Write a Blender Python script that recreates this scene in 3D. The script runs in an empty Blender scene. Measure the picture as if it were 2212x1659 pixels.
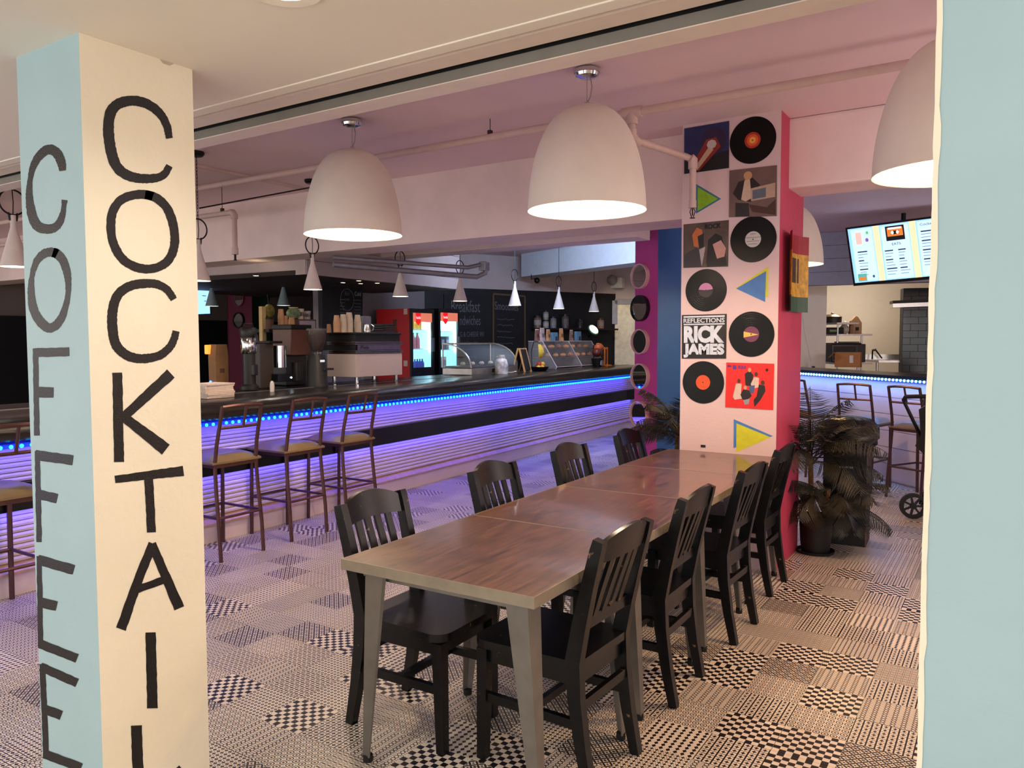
import bpy, bmesh, math, random
from mathutils import Vector, Matrix
S = bpy.context.scene
C = S.collection
random.seed(7)
PI = math.pi
# ------------------------------------------------------------------ camera (metres; X right along the room, Y into it)
FW, FH, FPX = 2212, 1659, 1673.76
PITCH, ROLL, YAW = math.radians(3.1973), math.radians(-0.13797), math.radians(32.8624)
CAMZ = 1.52
_f0 = Vector((-math.sin(YAW), math.cos(YAW), 0)); _r0 = Vector((math.cos(YAW), math.sin(YAW), 0)); _u0 = Vector((0, 0, 1))
_f = _f0*math.cos(PITCH) - _u0*math.sin(PITCH); _u = _u0*math.cos(PITCH) + _f0*math.sin(PITCH)
_r = _r0*math.cos(ROLL) + _u*math.sin(ROLL); _u = _u*math.cos(ROLL) - _r0*math.sin(ROLL)
CAM = Vector((0, 0, CAMZ))
cd = bpy.data.cameras.new('camera'); cam = bpy.data.objects.new('camera', cd); C.objects.link(cam)
cd.sensor_width = 36; cd.lens = 36*FPX/FW; cd.clip_start = .05; cd.clip_end = 100
cam.matrix_world = Matrix(((_r.x, _u.x, -_f.x, 0), (_r.y, _u.y, -_f.y, 0), (_r.z, _u.z, -_f.z, CAMZ), (0, 0, 0, 1)))
S.camera = cam
# ------------------------------------------------------------------ world, view, room light
w = bpy.data.worlds.new('world'); S.world = w; w.use_nodes = True
bg = w.node_tree.nodes['Background']; bg.inputs[0].default_value = (1.0, .95, .92, 1); bg.inputs[1].default_value = 2.15
S.view_settings.view_transform = 'Standard'; S.view_settings.look = 'None'
S.view_settings.exposure = 0.12; S.view_settings.gamma = 1; S.view_settings.use_curve_mapping = False
S.cycles.max_bounces = 6; S.cycles.use_denoising = True; S.cycles.sample_clamp_indirect = 6
S.cycles.caustics_reflective = False; S.cycles.caustics_refractive = False

def light(name, kind, loc, power, col, size=.1, aim=None, sy=None, spot=None, blend=.5):
    d = bpy.data.lights.new(name, kind); o = bpy.data.objects.new(name, d); C.objects.link(o)
    d.energy = power; d.color = col; o.location = loc
    if kind == 'AREA':
        d.size = size
        if sy: d.shape = 'RECTANGLE'; d.size_y = sy
    else: d.shadow_soft_size = size
    if kind == 'SPOT': d.spot_size = math.radians(spot or 90); d.spot_blend = blend
    if aim is not None: o.rotation_euler = (Vector(aim)-Vector(loc)).to_track_quat('-Z', 'Y').to_euler()
    return o

# downlights of the lobby ceiling, where the camera stands
DL = [(-1.45, 1.27), (.45, .75), (-1.45, -.9), (.45, -.9), (-3.9, 1.0), (-3.9, -.9)]
for k, (x, y) in enumerate(DL): light('downlight_beam', 'SPOT', (x, y, 2.325), 6 if k == 1 else 33, (1, .94, .84), .05, (x, y, 0), spot=150, blend=.9)
# unseen fill added for ceiling and domes: right bay (inferred lamp), kitchen side, far left
for loc, pw in (((1.7, 4.6, 1.95), 80), ((2.6, 8.2, 2.0), 70), ((-8.6, .8, 1.95), 60)): light('bay_fill', 'POINT', loc, pw, (1, .84, .80), .35)
# ------------------------------------------------------------------ rays of the measured photograph -> points of the room
def ray(x, y): return _f*FPX + _r*(x-FW/2) - _u*(y-FH/2)
def onz(x, y, z): d = ray(x, y); return CAM + d*((z-CAMZ)/d.z)
def onY(x, y, Y): d = ray(x, y); return CAM + d*(Y/d.y)
def onX(x, y, X): d = ray(x, y); return CAM + d*(X/d.x)
def at(x, y, dep): d = ray(x, y); return CAM + d*(dep/FPX)
def proj(p):
    q = Vector(p)-CAM; z = q.dot(_f); return FW/2+FPX*q.dot(_r)/z, FH/2-FPX*q.dot(_u)/z, z
# ------------------------------------------------------------------ materials
def lin(c):
    c = c/255; return c/12.92 if c <= .04045 else ((c+.055)/1.055)**2.4
def rgb(c): return (lin(c[0]), lin(c[1]), lin(c[2]), 1)
MATS = {}
def nd(nt, kind, **kw):
    n = nt.nodes.new(kind)
    for k, v in kw.items():
        if k[0] == 'i' and k[1:].isdigit(): n.inputs[int(k[1:])].default_value = v
        else: setattr(n, k, v)
    return n
def mat(name, col, rough=.5, metal=0, var=.12, scale=14, bump=0, bscale=None, emit=None, es=0, trans=0, alpha=1, coat=0, ior=1.45, stretch=None, spec=.5):
    if name in MATS: return MATS[name]
    m = bpy.data.materials.new(name); m.use_nodes = True; nt = m.node_tree; b = nt.nodes['Principled BSDF']
    b.inputs['Roughness'].default_value = rough; b.inputs['Metallic'].default_value = metal; b.inputs['IOR'].default_value = ior
    b.inputs['Transmission Weight'].default_value = trans; b.inputs['Alpha'].default_value = alpha
    b.inputs['Coat Weight'].default_value = coat; b.inputs['Coat Roughness'].default_value = .08
    b.inputs['Specular IOR Level'].default_value = spec
    tc = nd(nt, 'ShaderNodeTexCoord'); mp = nd(nt, 'ShaderNodeMapping'); mp.inputs['Scale'].default_value = stretch or (1, 1, 1)
    nt.links.new(tc.outputs['Object'], mp.inputs['Vector'])
    nz = nd(nt, 'ShaderNodeTexNoise'); nz.inputs['Scale'].default_value = scale; nz.inputs['Detail'].default_value = 4
    nt.links.new(mp.outputs[0], nz.inputs['Vector'])
    cr = nd(nt, 'ShaderNodeValToRGB'); c = rgb(col)
    cr.color_ramp.elements[0].position = .3; cr.color_ramp.elements[1].position = .7
    cr.color_ramp.elements[0].color = tuple(v*(1-var) for v in c[:3])+(1,); cr.color_ramp.elements[1].color = tuple(min(1, v*(1+var)) for v in c[:3])+(1,)
    nt.links.new(nz.outputs[0], cr.inputs[0]); nt.links.new(cr.outputs[0], b.inputs['Base Color'])
    if bump:
        n2 = nd(nt, 'ShaderNodeTexNoise'); n2.inputs['Scale'].default_value = bscale or scale*3; n2.inputs['Detail'].default_value = 5
        nt.links.new(mp.outputs[0], n2.inputs['Vector'])
        bp = nd(nt, 'ShaderNodeBump'); bp.inputs['Strength'].default_value = bump; bp.inputs['Distance'].default_value = .01
        nt.links.new(n2.outputs[0], bp.inputs['Height']); nt.links.new(bp.outputs[0], b.inputs['Normal'])
    if emit: b.inputs['Emission Color'].default_value = rgb(emit); b.inputs['Emission Strength'].default_value = es
    MATS[name] = m; return m
# ------------------------------------------------------------------ mesh helper: MB collects shapes, build() links them as ONE mesh object
WM = {}
class MB:
    def __init__(s): s.v = []; s.f = []; s.m = []; s.uv = None
    def add(s, vs, fs, mi=0):
        o = len(s.v); s.v += [Vector(p) for p in vs]; s.f += [[i+o for i in f] for f in fs]; s.m += [mi]*len(fs); return s
    def box(s, c, d, rz=0, mi=0, M=None, bev=0):
        c = Vector(c); x, y, z = d[0]/2, d[1]/2, d[2]/2
        if bev:
            bm = bmesh.new(); bmesh.ops.create_cube(bm, size=1)
            for v in bm.verts: v.co = Vector((v.co.x*d[0], v.co.y*d[1], v.co.z*d[2]))
            bmesh.ops.bevel(bm, geom=bm.edges[:], offset=bev, segments=2, affect='EDGES', profile=.6)
            bm.verts.index_update(); vs = [v.co.copy() for v in bm.verts]; fs = [[v.index for v in f.verts] for f in bm.faces]; bm.free()
        else:
            vs = [Vector(p) for p in ((-x,-y,-z),(x,-y,-z),(x,y,-z),(-x,y,-z),(-x,-y,z),(x,-y,z),(x,y,z),(-x,y,z))]
            fs = [(3,2,1,0),(4,5,6,7),(0,1,5,4),(1,2,6,5),(2,3,7,6),(3,0,4,7)]
        R = M.to_3x3() if M is not None else Matrix.Rotation(rz, 3, 'Z')
        return s.add([R @ v + c for v in vs], fs, mi)
    def bb(s, a, b, mi=0, bev=0):   # box from corner to corner
        a = Vector(a); b = Vector(b); return s.box((a+b)/2, [abs(b[i]-a[i]) for i in range(3)], mi=mi, bev=bev)
    def bar(s, p, q, w, h, up=(0, 0, 1), mi=0, w2=None, h2=None):    # rectangular bar, may taper
        p = Vector(p); q = Vector(q); d = (q-p).normalized(); up = Vector(up)
        if abs(d.dot(up)) > .98: up = Vector((0, 1, 0))
        x = d.cross(up).normalized(); y = x.cross(d); vs = []
        for c, ww, hh in ((p, w, h), (q, w2 or w, h2 or h)):
            for a, b in ((-1,-1),(1,-1),(1,1),(-1,1)): vs.append(c + x*a*ww/2 + y*b*hh/2)
        return s.add(vs, [(3,2,1,0),(4,5,6,7),(0,1,5,4),(1,2,6,5),(2,3,7,6),(3,0,4,7)], mi)
    def tube(s, pts, r, n=8, mi=0, closed=False, cap=True):
        pts = [Vector(p) for p in pts]; k = len(pts); rs = r if isinstance(r, (list, tuple)) else [r]*k; vs = []; fs = []; x = None
        for i, p in enumerate(pts):
            a = pts[i-1] if (i or closed) else p; b = pts[(i+1) % k] if (i < k-1 or closed) else p
            d = (b-a).normalized()
            if x is None:
                x = d.cross(Vector((0, 0, 1)))
                if x.length < .05: x = d.cross(Vector((0, 1, 0)))
            x = (x - d*x.dot(d)).normalized(); y = d.cross(x)
            for j in range(n):
                t = 2*PI*j/n; vs.append(p + (x*math.cos(t)+y*math.sin(t))*rs[i])
        m = k if closed else k-1
        for i in range(m):
            for j in range(n):
                a = i*n+j; b = i*n+(j+1) % n; c = ((i+1) % k)*n+(j+1) % n; e = ((i+1) % k)*n+j; fs.append((a, b, c, e))
        if cap and not closed: fs += [tuple(reversed(range(n))), tuple(range((k-1)*n, k*n))]
        return s.add(vs, fs, mi)
    def lathe(s, prof, c=(0, 0, 0), n=24, mi=0, M=None, a0=0, a1=2*PI):
        c = Vector(c); k = len(prof); vs = []; fs = []; full = abs(a1-a0-2*PI) < 1e-6; nn = n if full else n+1
        for r, z in prof:
            for j in range(nn):
                t = a0+(a1-a0)*j/n; v = Vector((r*math.cos(t), r*math.sin(t), z)); vs.append((M @ v if M is not None else v)+c)
        for i in range(k-1):
            for j in range(n):
                j2 = (j+1) % nn; fs.append((i*nn+j, i*nn+j2, (i+1)*nn+j2, (i+1)*nn+j))
        return s.add(vs, fs, mi)
    def cyl(s, c, r, h, n=20, mi=0, r2=None, M=None):  # c = base centre
        r2 = r if r2 is None else r2
        return s.lathe([(0, 0), (r, 0), (r2, h), (0, h)], c, n, mi, M)
    def prism(s, poly, a, b, f=None, mi=0):    # poly of 2-D points; f(u,v,t) -> 3-D, t from a to b
        f = f or (lambda u, v, t: (u, v, t)); n = len(poly)
        vs = [f(u, v, a) for u, v in poly]+[f(u, v, b) for u, v in poly]
        fs = [tuple(reversed(range(n))), tuple(range(n, 2*n))]+[(i, (i+1) % n, n+(i+1) % n, n+i) for i in range(n)]
        return s.add(vs, fs, mi)
    def ball(s, c, r, mi=0, n=10, sq=(1, 1, 1), M=None):
        c = Vector(c); prof = [(r*math.sin(PI*i/n), -r*math.cos(PI*i/n)) for i in range(n+1)]
        T = Matrix.Diagonal(Vector(sq)); T = (M.to_3x3() @ T) if M is not None else T
        return s.lathe(prof, c, n+4, mi, T)
    def build(s, name, m, parent=None, world=False, smooth=None, loc=None):
        me = bpy.data.meshes.new(name)
        vs = s.v
        if world and parent is not None:
            I = WM[parent.name].inverted(); vs = [I @ v for v in vs]
        me.from_pydata(vs, [], s.f)
        ms = m if isinstance(m, (list, tuple)) else [m]
        for x in ms: me.materials.append(x)
        if len(ms) > 1: me.polygons.foreach_set('material_index', s.m)
        bm = bmesh.new(); bm.from_mesh(me); bmesh.ops.remove_doubles(bm, verts=bm.verts, dist=1e-5)
        bmesh.ops.recalc_face_normals(bm, faces=bm.faces); bm.to_mesh(me); bm.free()
        if smooth:
            me.polygons.foreach_set('use_smooth', [True]*len(me.polygons)); me.set_sharp_from_angle(angle=math.radians(smooth))
        o = bpy.data.objects.new(name, me); C.objects.link(o)
        if parent is not None: o.parent = parent
        if loc is not None: o.location = loc
        WM[o.name] = (WM[parent.name] if parent is not None else Matrix()) @ Matrix.Translation(loc or (0, 0, 0))
        return o
def tag(o, label=None, cat=None, group=None, kind=None):
    if label: o['label'] = label
    if cat: o['category'] = cat
    if group: o['group'] = group
    if kind: o['kind'] = kind
    return o
def thing(name, label, cat, loc=(0, 0, 0), rz=0, group=None):
    o = bpy.data.objects.new(name, None); C.objects.link(o); o.location = loc; o.rotation_euler = (0, 0, rz); o.empty_display_size = .1
    WM[o.name] = Matrix.Translation(Vector(loc)) @ Matrix.Rotation(rz, 4, 'Z')
    return tag(o, label, cat, group)
def struct(name, mb, m, smooth=None): return tag(mb.build(name, m, smooth=smooth), kind='structure')
def dup(root, loc, rz, label=None, group=None):
    r = root.copy(); C.objects.link(r); r.location = loc; r.rotation_euler = (0, 0, rz)
    WM[r.name] = Matrix.Translation(Vector(loc)) @ Matrix.Rotation(rz, 4, 'Z')
    tag(r, label, None, group)
    for ch in list(root.children):
        c = ch.copy(); C.objects.link(c); c.parent = r
        for g in ch.children:
            d = g.copy(); C.objects.link(d); d.parent = c
    return r
_font_cache = {}
def text_mesh(body, size=1.0, align='CENTER', ext=0, bold=0):
    cu = bpy.data.curves.new('lettering', 'FONT'); cu.body = body; cu.size = size; cu.align_x = align; cu.align_y = 'CENTER'; cu.extrude = ext; cu.offset = bold; cu.resolution_u = 3
    o = bpy.data.objects.new('lettering', cu); C.objects.link(o)
    me = bpy.data.meshes.new_from_object(o.evaluated_get(bpy.context.evaluated_depsgraph_get())); bpy.data.objects.remove(o); bpy.data.curves.remove(cu)
    return me
def text(name, body, m, M, size, parent=None, align='CENTER', sx=1, bold=0, ext=.0008, width=None, height=None):
    me = text_mesh(body, size, align, ext, bold)
    if width:
        xs = [v.co.x for v in me.vertices]; sx = width/(max(xs)-min(xs)); cx = (max(xs)+min(xs))/2
        for v in me.vertices: v.co.x -= cx
    sy = 1
    if height:
        ys = [v.co.y for v in me.vertices]; sy = height/(max(ys)-min(ys)); cy = (max(ys)+min(ys))/2
        for v in me.vertices: v.co.y -= cy
    I = WM[parent.name].inverted() if parent is not None else Matrix()
    for v in me.vertices: v.co = I @ (M @ Vector((v.co.x*sx, v.co.y*sy, v.co.z)))
    me.materials.clear(); me.materials.append(m); me.name = name
    o = bpy.data.objects.new(name, me); C.objects.link(o); o.parent = parent
    return o
def frame(o, x, y):   # matrix with origin o, axes x (right of text), y (up of text)
    x = Vector(x).normalized(); y = Vector(y).normalized(); z = x.cross(y)
    return Matrix(((x.x, y.x, z.x, o[0]), (x.y, y.y, z.y, o[1]), (x.z, y.z, z.z, o[2]), (0, 0, 0, 1)))
# ================================================================== MATERIALS of the shell
WHITE = mat('white_paint', (226, 214, 210), .7, var=.03, scale=3, bump=.12, bscale=60)
FCEIL = mat('front_ceiling_paint', (242, 236, 222), .75, var=.03, scale=2, bump=.05, bscale=40)
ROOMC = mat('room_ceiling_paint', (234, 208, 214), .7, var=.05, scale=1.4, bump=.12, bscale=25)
BEAMM = mat('beam_plaster', (240, 220, 218), .75, var=.06, scale=3, bump=.35, bscale=9)
CREAM = mat('cream_stucco', (242, 232, 208), .6, var=.02, scale=5, bump=.22, bscale=45)
PBLUE = mat('pale_blue_stucco', (164, 192, 198), .5, var=.03, scale=5, bump=.12, bscale=30)
PINKC = mat('magenta_paint', (186, 62, 92), .55, var=.05, scale=6, bump=.1, bscale=50)
PINKF = mat('orchid_paint', (188, 66, 140), .5, var=.05, scale=6, bump=.05)
BLUEC = mat('royal_blue_paint', (36, 84, 150), .5, var=.05, scale=6, bump=.05)
COLW = mat('column_white_paint', (222, 196, 199), .65, var=.02, scale=4, bump=.15, bscale=50)
GROUT = mat('floor_grout', (150, 136, 118), .8)
BLACKW = mat('black_wall_paint', (20, 20, 24), .6, var=.3, scale=8)
GREYP = mat('grey_green_paint', (128, 124, 116), .6, var=.05)
ALU = mat('track_paint', (232, 218, 206), .45, var=.03)
SLOT = mat('slot_black', (6, 6, 6), .8)
DARKW = mat('dim_wall_paint', (120, 108, 104), .75, var=.08, scale=2)
GREENC = mat('green_paint', (44, 84, 62), .6)
INK = mat('black_brush_paint', (22, 19, 20), .45, var=.3, scale=80, bump=.2)
# ================================================================== FLOOR: patterned cement-look tiles
class V:   # tiny node algebra
    def __init__(s, nt, k): s.nt = nt; s.k = k
    def _m(s, op, o=None):
        n = s.nt.nodes.new('ShaderNodeMath'); n.operation = op
        for i, x in enumerate((s, o)):
            if x is None: continue
            if isinstance(x, V): s.nt.links.new(x.k, n.inputs[i])
            else: n.inputs[i].default_value = x
        return V(s.nt, n.outputs[0])
    def __add__(s, o): return s._m('ADD', o)
    def __sub__(s, o): return s._m('SUBTRACT', o)
    def __mul__(s, o): return s._m('MULTIPLY', o)
    def fr(s): return s._m('FRACT')
    def fl(s): return s._m('FLOOR')
    def ab(s): return s._m('ABSOLUTE')
    def lt(s, o): return s._m('LESS_THAN', o)
    def gt(s, o): return s._m('GREATER_THAN', o)
    def mn(s, o): return s._m('MINIMUM', o)
    def mx(s, o): return s._m('MAXIMUM', o)
    def pw(s, o): return s._m('POWER', o)
    def md(s, o): return s._m('MODULO', o)
def pat_mask(k, u, v):
    cell = lambda n, m: ((u*n).fr()-.5, (v*m).fr()-.5)
    if k == 0: return ((u*9).fl()+(v*9).fl()).md(2).gt(.5)
    if k == 1: p, q = cell(8, 9); return (p.ab()*1.55+q.ab()).lt(.5)
    if k == 2:
        p, q = cell(7, 7); r = (p.ab().pw(2.6)+q.ab().pw(2.6)).pw(1/2.6)
        return (r-.37).ab().lt(.062).mx(p.ab().mx(q.ab()).lt(.135)).mx((p.ab()+q.ab()).gt(.93))
    if k == 3:
        p, q = cell(7, 7); st = (p.ab().pw(.6)+q.ab().pw(.6)).lt(.60)
        return st.mx(p.ab().gt(.405)).mx(q.ab().gt(.44))
    if k == 4:
        p, q = cell(6, 12); r = (p.pw(2)*4+q.pw(2)).pw(.5); ring = (r-.44).ab().lt(.11)
        ln = (v*22).fr().lt(.28).mn(p.ab().gt(.24)); return ring.mx(ln)
    if k == 5:
        p, q = cell(8, 8); return p.ab().lt(.30).mn(q.ab().lt(.13)).mx((p.ab().mx(q.ab())-.40).ab().lt(.05))
    if k == 6:
        p, q = cell(6, 6); r = (p.pw(2)+q.pw(2)).pw(.5); p2 = p.ab()-.5; q2 = q.ab()-.5; r2 = (p2.pw(2)+q2.pw(2)).pw(.5)
        return (r-.42).ab().lt(.06).mx((r2-.42).ab().lt(.06)).mx(r.lt(.12)).mx(r2.lt(.16))
    p, q = cell(11, 11); return p.ab().lt(.13).mn(q.ab().lt(.4)).mx(q.ab().lt(.13).mn(p.ab().lt(.4))).mx((p.ab()+q.ab()).gt(.86))
def tile_mat(k):
    m = bpy.data.materials.new('patterned_tile_%s' % 'checker harlequin eye star chain dash rosette cross'.split()[k]); m.use_nodes = True; nt = m.node_tree; b = nt.nodes['Principled BSDF']
    uv = nd(nt, 'ShaderNodeUVMap', uv_map='UVMap'); sp = nd(nt, 'ShaderNodeSeparateXYZ'); nt.links.new(uv.outputs[0], sp.inputs[0])
    msk = pat_mask(k, V(nt, sp.outputs[0]), V(nt, sp.outputs[1]))
    nz = nd(nt, 'ShaderNodeTexNoise'); nz.inputs['Scale'].default_value = 7
    ge = nd(nt, 'ShaderNodeNewGeometry'); nt.links.new(ge.outputs['Position'], nz.inputs['Vector'])
    cr = nd(nt, 'ShaderNodeValToRGB'); cr.color_ramp.elements[0].color = rgb((222, 208, 188)); cr.color_ramp.elements[1].color = rgb((246, 234, 216)); nt.links.new(nz.outputs[0], cr.inputs[0])
    mx = nd(nt, 'ShaderNodeMix', data_type='RGBA'); nt.links.new(msk.k, mx.inputs[0]); nt.links.new(cr.outputs[0], mx.inputs[6]); mx.inputs[7].default_value = rgb((24, 20, 22))
    nt.links.new(mx.outputs[2], b.inputs['Base Color']); b.inputs['Roughness'].default_value = .38
    return m
TM = [tile_mat(k) for k in range(8)]
PX, PY, OX, OY = .2245, .2165, -.713, 3.086
fl = struct('floor', MB().bb((-14, -2.5, -.10), (5, 17, -.006)), GROUT)
def tile_mesh(name):
    me = bpy.data.meshes.new(name); g = .0008; a, b, h = PX/2-g, PY/2-g, .0
    vs = [(-a,-b,-.006),(a,-b,-.006),(a,b,-.006),(-a,b,-.006),(-a,-b,h),(a,-b,h),(a,b,h),(-a,b,h)]
    me.from_pydata(vs, [], [(3,2,1,0),(4,5,6,7),(0,1,5,4),(1,2,6,5),(2,3,7,6),(3,0,4,7)])
    uv = me.uv_layers.new(name='UVMap'); q = {0:(0,0),1:(1,0),2:(1,1),3:(0,1)}
    for l in me.loops: uv.data[l.index].uv = q[l.vertex_index % 4]
    return me
TMESH = []
for k in range(8):
    me = tile_mesh('tile'); me.materials.append(TM[k]); TMESH.append(me)
KNOWN = {(0,3):0,(0,2):4,(0,1):0,(0,0):2,(0,-1):0,(1,3):5,(1,2):3,(1,1):4,(1,0):3,(1,-1):6,(-1,3):0,(-1,2):6,(-1,1):2,(-1,0):3,(-1,-1):0,(-2,4):5,(-2,3):4,(-2,2):0,(-2,1):0,(-2,0):4,(-2,-1):2,(0,4):7,(0,5):3,(1,4):3,(1,5):1,(-1,4):5,(-1,5):3,(0,6):1,(0,7):7,(1,6):4,(1,7):0}
tiles = []
for i in range(-56, 10):
    for j in range(-12, 58):
        x, y = OX+(i+.5)*PX, OY+(j+.5)*PY
        if y < .8: continue
        if x < -11.5 or x > 1.2: continue
        tr = random.Random((i+99)*733+j*31); k = KNOWN.get((i, j), tr.choice((0,0,0,1,2,2,3,3,4,4,5,6,6,7)))
        px, py, dz = proj((x, y, 0)) if Vector((x, y, 0)-CAM if False else (x, y, -CAMZ)).dot(_f) > .3 else (-999, -999, -1)
        vis = dz > 0 and -60 < px < 2010 and py < 1720 and not (75 < px < 440)
        if x < -5.2-.05*max(0, y-4): continue     # under the bar
        if dz < 0 or px < -300 or px > 2500: continue
        tiles.append((0 if vis else 1, dz, x, y, k))
tiles.sort()
for n, (vis, dz, x, y, k) in enumerate(tiles[:300]):
    o = bpy.data.objects.new('tile', TMESH[k]); C.objects.link(o); o.parent = fl; o.location = (x, y, 0)
mb_v, mb_f, mb_m, mb_uv = [], [], [], []
for (vis, dz, x, y, k) in tiles[300:]:
    o = len(mb_v); a, b = PX/2-.0008, PY/2-.0008
    mb_v += [(x-a, y-b, 0), (x+a, y-b, 0), (x+a, y+b, 0), (x-a, y+b, 0)]; mb_f.append((o, o+1, o+2, o+3)); mb_m.append(k); mb_uv += [0,0, 1,0, 1,1, 0,1]
me = bpy.data.meshes.new('distant_tiling'); me.from_pydata(mb_v, [], mb_f)
for m in TM: me.materials.append(m)
me.polygons.foreach_set('material_index', mb_m); me.uv_layers.new(name='UVMap').data.foreach_set('uv', mb_uv)
o = bpy.data.objects.new('distant_tiling', me); C.objects.link(o); o.parent = fl; o['kind'] = 'stuff'
# ================================================================== CEILINGS, HEADER, BEAMS
ZF, ZC = 2.34, 2.98
yT = onz(417, 238, ZF).y; yc = onz(417, 252.3, ZF).y; ya = onz(419, 279, ZF).y; yp = ya+.03
zp = onY(420, 304.8, yp).z; yb = onz(419.4, 325.1, zp).y
struct('ceiling_front', MB().bb((-9, -3, ZF), (4.5, yT, ZF+.12)), FCEIL)
struct('trim_1', MB().bb((-9, yT, ZF-.004), (4.5, yc, ZF+.12), bev=.003), FCEIL)
struct('trim_2', MB().bb((-9, yc, ZF+.02), (4.5, yc+.028, ZF+.12)).bb((-9, yc+.028, ZF+.001), (4.5, ya, ZF+.12)), ALU)
struct('trim_3', MB().bb((-9, ya, ZF+.16), (4.5, yp+.001, ZF+.2)).bb((-9, ya-.001, ZF+.1), (4.5, ya, ZF+.2)), SLOT)
zg = onY(420, 285, yp).z
struct('trim_4', MB().bb((-9, yp, zp+.002), (4.5, yp+.006, zg)), GREYP)
struct('trim_9', MB().bb((-9, yp+.001, zg), (4.5, yp+.006, ZC)), SLOT)
struct('trim_5', MB().bb((-9, yp-.002, zp), (4.5, yp+.05, zp+.003)).bb((-9, yp+.006, zp+.003), (4.5, yb, ZC)), ALU)
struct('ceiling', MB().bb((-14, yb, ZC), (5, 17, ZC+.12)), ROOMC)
struct('ceiling_lobby', MB().bb((-9, yT, ZF+.12), (4.5, yT+.02, ZC+.1)), WHITE)
XA, XB, YA, YB = -1.933, -1.278, 5.145, 5.80      # record column
BY = 5.364
struct('trim_6', MB().bb((-14, BY, 2.385), (XA+.02, BY+.40, ZC)), BEAMM)
struct('trim_7', MB().bb((XB-.02, BY, 2.523), (5, BY+.38, ZC), bev=.02), BEAMM)
# shells far away
struct('wall_left', MB().bb((-14, -2.5, 0), (-13.9, 17, ZC)), DARKW)
struct('wall_back', MB().bb((-14, 16.9, 0), (5, 17, ZC)), DARKW)
struct('wall_right', MB().bb((4.9, 2, 0), (5, 17, ZC)), WHITE)
struct('wall_left_dado', MB().bb((-13.9, -2.5, 0), (-13.85, 17, 1.95)), BLACKW)
# ================================================================== PAINTED COLUMN WITH LETTERING (left foreground)
ca = onz(170, 70, ZF); XL, YL = ca.x, ca.y; XL2 = onz(19, 120, ZF).x; YL2 = onz(414, 151, ZF).y
col = thing('painted_column', 'square stucco column, pale blue and cream, lettered COFFEE and COCKTAIL in black', 'column', ((XL+XL2)/2, (YL+YL2)/2, 0))
mb = MB().bb((XL2, YL, 0), (XL, YL2, ZF))
mb.m = [1, 1, 0, 1, 1, 0]
mb.build('shaft', [PBLUE, CREAM], col, world=True)
def wob(pts, w, f, t=.0006):
    """hand-painted stroke: ribbon through pixel points, pushed on a plane by f"""
    pts = [Vector((x, y)) for x, y in pts]; out = []
    for i in range(len(pts)-1):
        n = max(2, int((pts[i+1]-pts[i]).length/9))
        for k in range(n): out.append(pts[i].lerp(pts[i+1], k/n))
    out.append(pts[-1]); L = []; R = []
    n = len(out)
    for i, p in enumerate(out):
        d = (out[min(n-1, i+1)]-out[max(0, i-1)]).normalized(); nn = Vector((-d.y, d.x)); tt = i/(n-1)
        ww = 1.14*(w[0]+(w[1]-w[0])*tt if isinstance(w, tuple) and len(w) == 2 else (w(tt) if callable(w) else w))/2
        L.append(p+nn*(ww+random.uniform(-.6, .6))); R.append(p-nn*(ww+random.uniform(-.6, .6)))
    return L, R
def letter(name, strokes, f, nrm):
    m = MB()
    for si, (pts, w) in enumerate(strokes):
        L, R = wob(pts, w, f); off = Vector(nrm)*(.0008+.0002*si); n = len(L)
        vs = [f(p.x, p.y)+off for p in L]+[f(p.x, p.y)+off for p in R]
        m.add(vs, [(i, i+1, n+i+1, n+i) for i in range(n-1)])
    return m.build(name, INK, col, world=True)
def smooth(pts, it=2, closed=False):
    for _ in range(it):
        q = [] if closed else [pts[0]]
        n = len(pts)
        for i in range(n if closed else n-1):
            a, b = pts[i], pts[(i+1) % n]; q += [(a[0]*.75+b[0]*.25, a[1]*.75+b[1]*.25), (a[0]*.25+b[0]*.75, a[1]*.25+b[1]*.75)]
        if not closed: q.append(pts[-1])
        pts = q
    return pts+pts[:3] if closed else pts
FX = lambda x, y: onX(x, y, XL); FY = lambda x, y: onY(x, y, YL); NX, NY = (1, 0, 0), (0, -1, 0)
bulge = lambda a, b: (lambda t: a+(b-a)*math.sin(PI*t))
letter('letter_c', [(smooth([(365.6,299),(361,272),(348,247),(326,228),(301,218),(275,217),(250,226),(237,244),(233,275),(236,307),(242,339),(253,364),(275,380),(301,386),(332,386),(354,380),(366,358)]), bulge(13, 21))], FX, NX)
letter('letter_o', [(smooth([(300,418),(335,424),(362,448),(376,490),(378,525),(370,555),(350,575),(320,583),(290,577),(262,560),(243,525),(238,490),(242,455),(262,428)], closed=True), 17)], FX, NX)
letter('letter_c', [(smooth([(375,647),(366,631),(353,619),(332,612),(312,612),(283,616),(260,629),(248,647),(242,676),(242,703),(245,731),(253,751),(271,767),(294,775),(316,775),(348,768),(368,749),(376,733),(380,715)]), bulge(13, 19))], FX, NX)
letter('letter_k', [([(253,805),(257,998)], 19), ([(369,807),(262,905)], (21, 17)), ([(270,903),(358,971)], (18, 24))], FX, NX)
letter('letter_t', [([(248,1036),(396,1017)], (14, 19)), ([(321,1035),(327,1150)], 17)], FX, NX)
letter('letter_a', [([(330,1174),(300,1248),(261,1359)], (17, 19)), ([(328,1174),(350,1228),(387,1314)], (16, 20)), ([(290,1275),(358,1251)], 14)], FX, NX)
letter('letter_i', [([(325,1366),(329,1530)], 20)], FX, NX)
letter('letter_l', [([(294,1567),(301,1748)], 21), ([(299,1742),(394,1662)], 19)], FX, NX)
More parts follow.
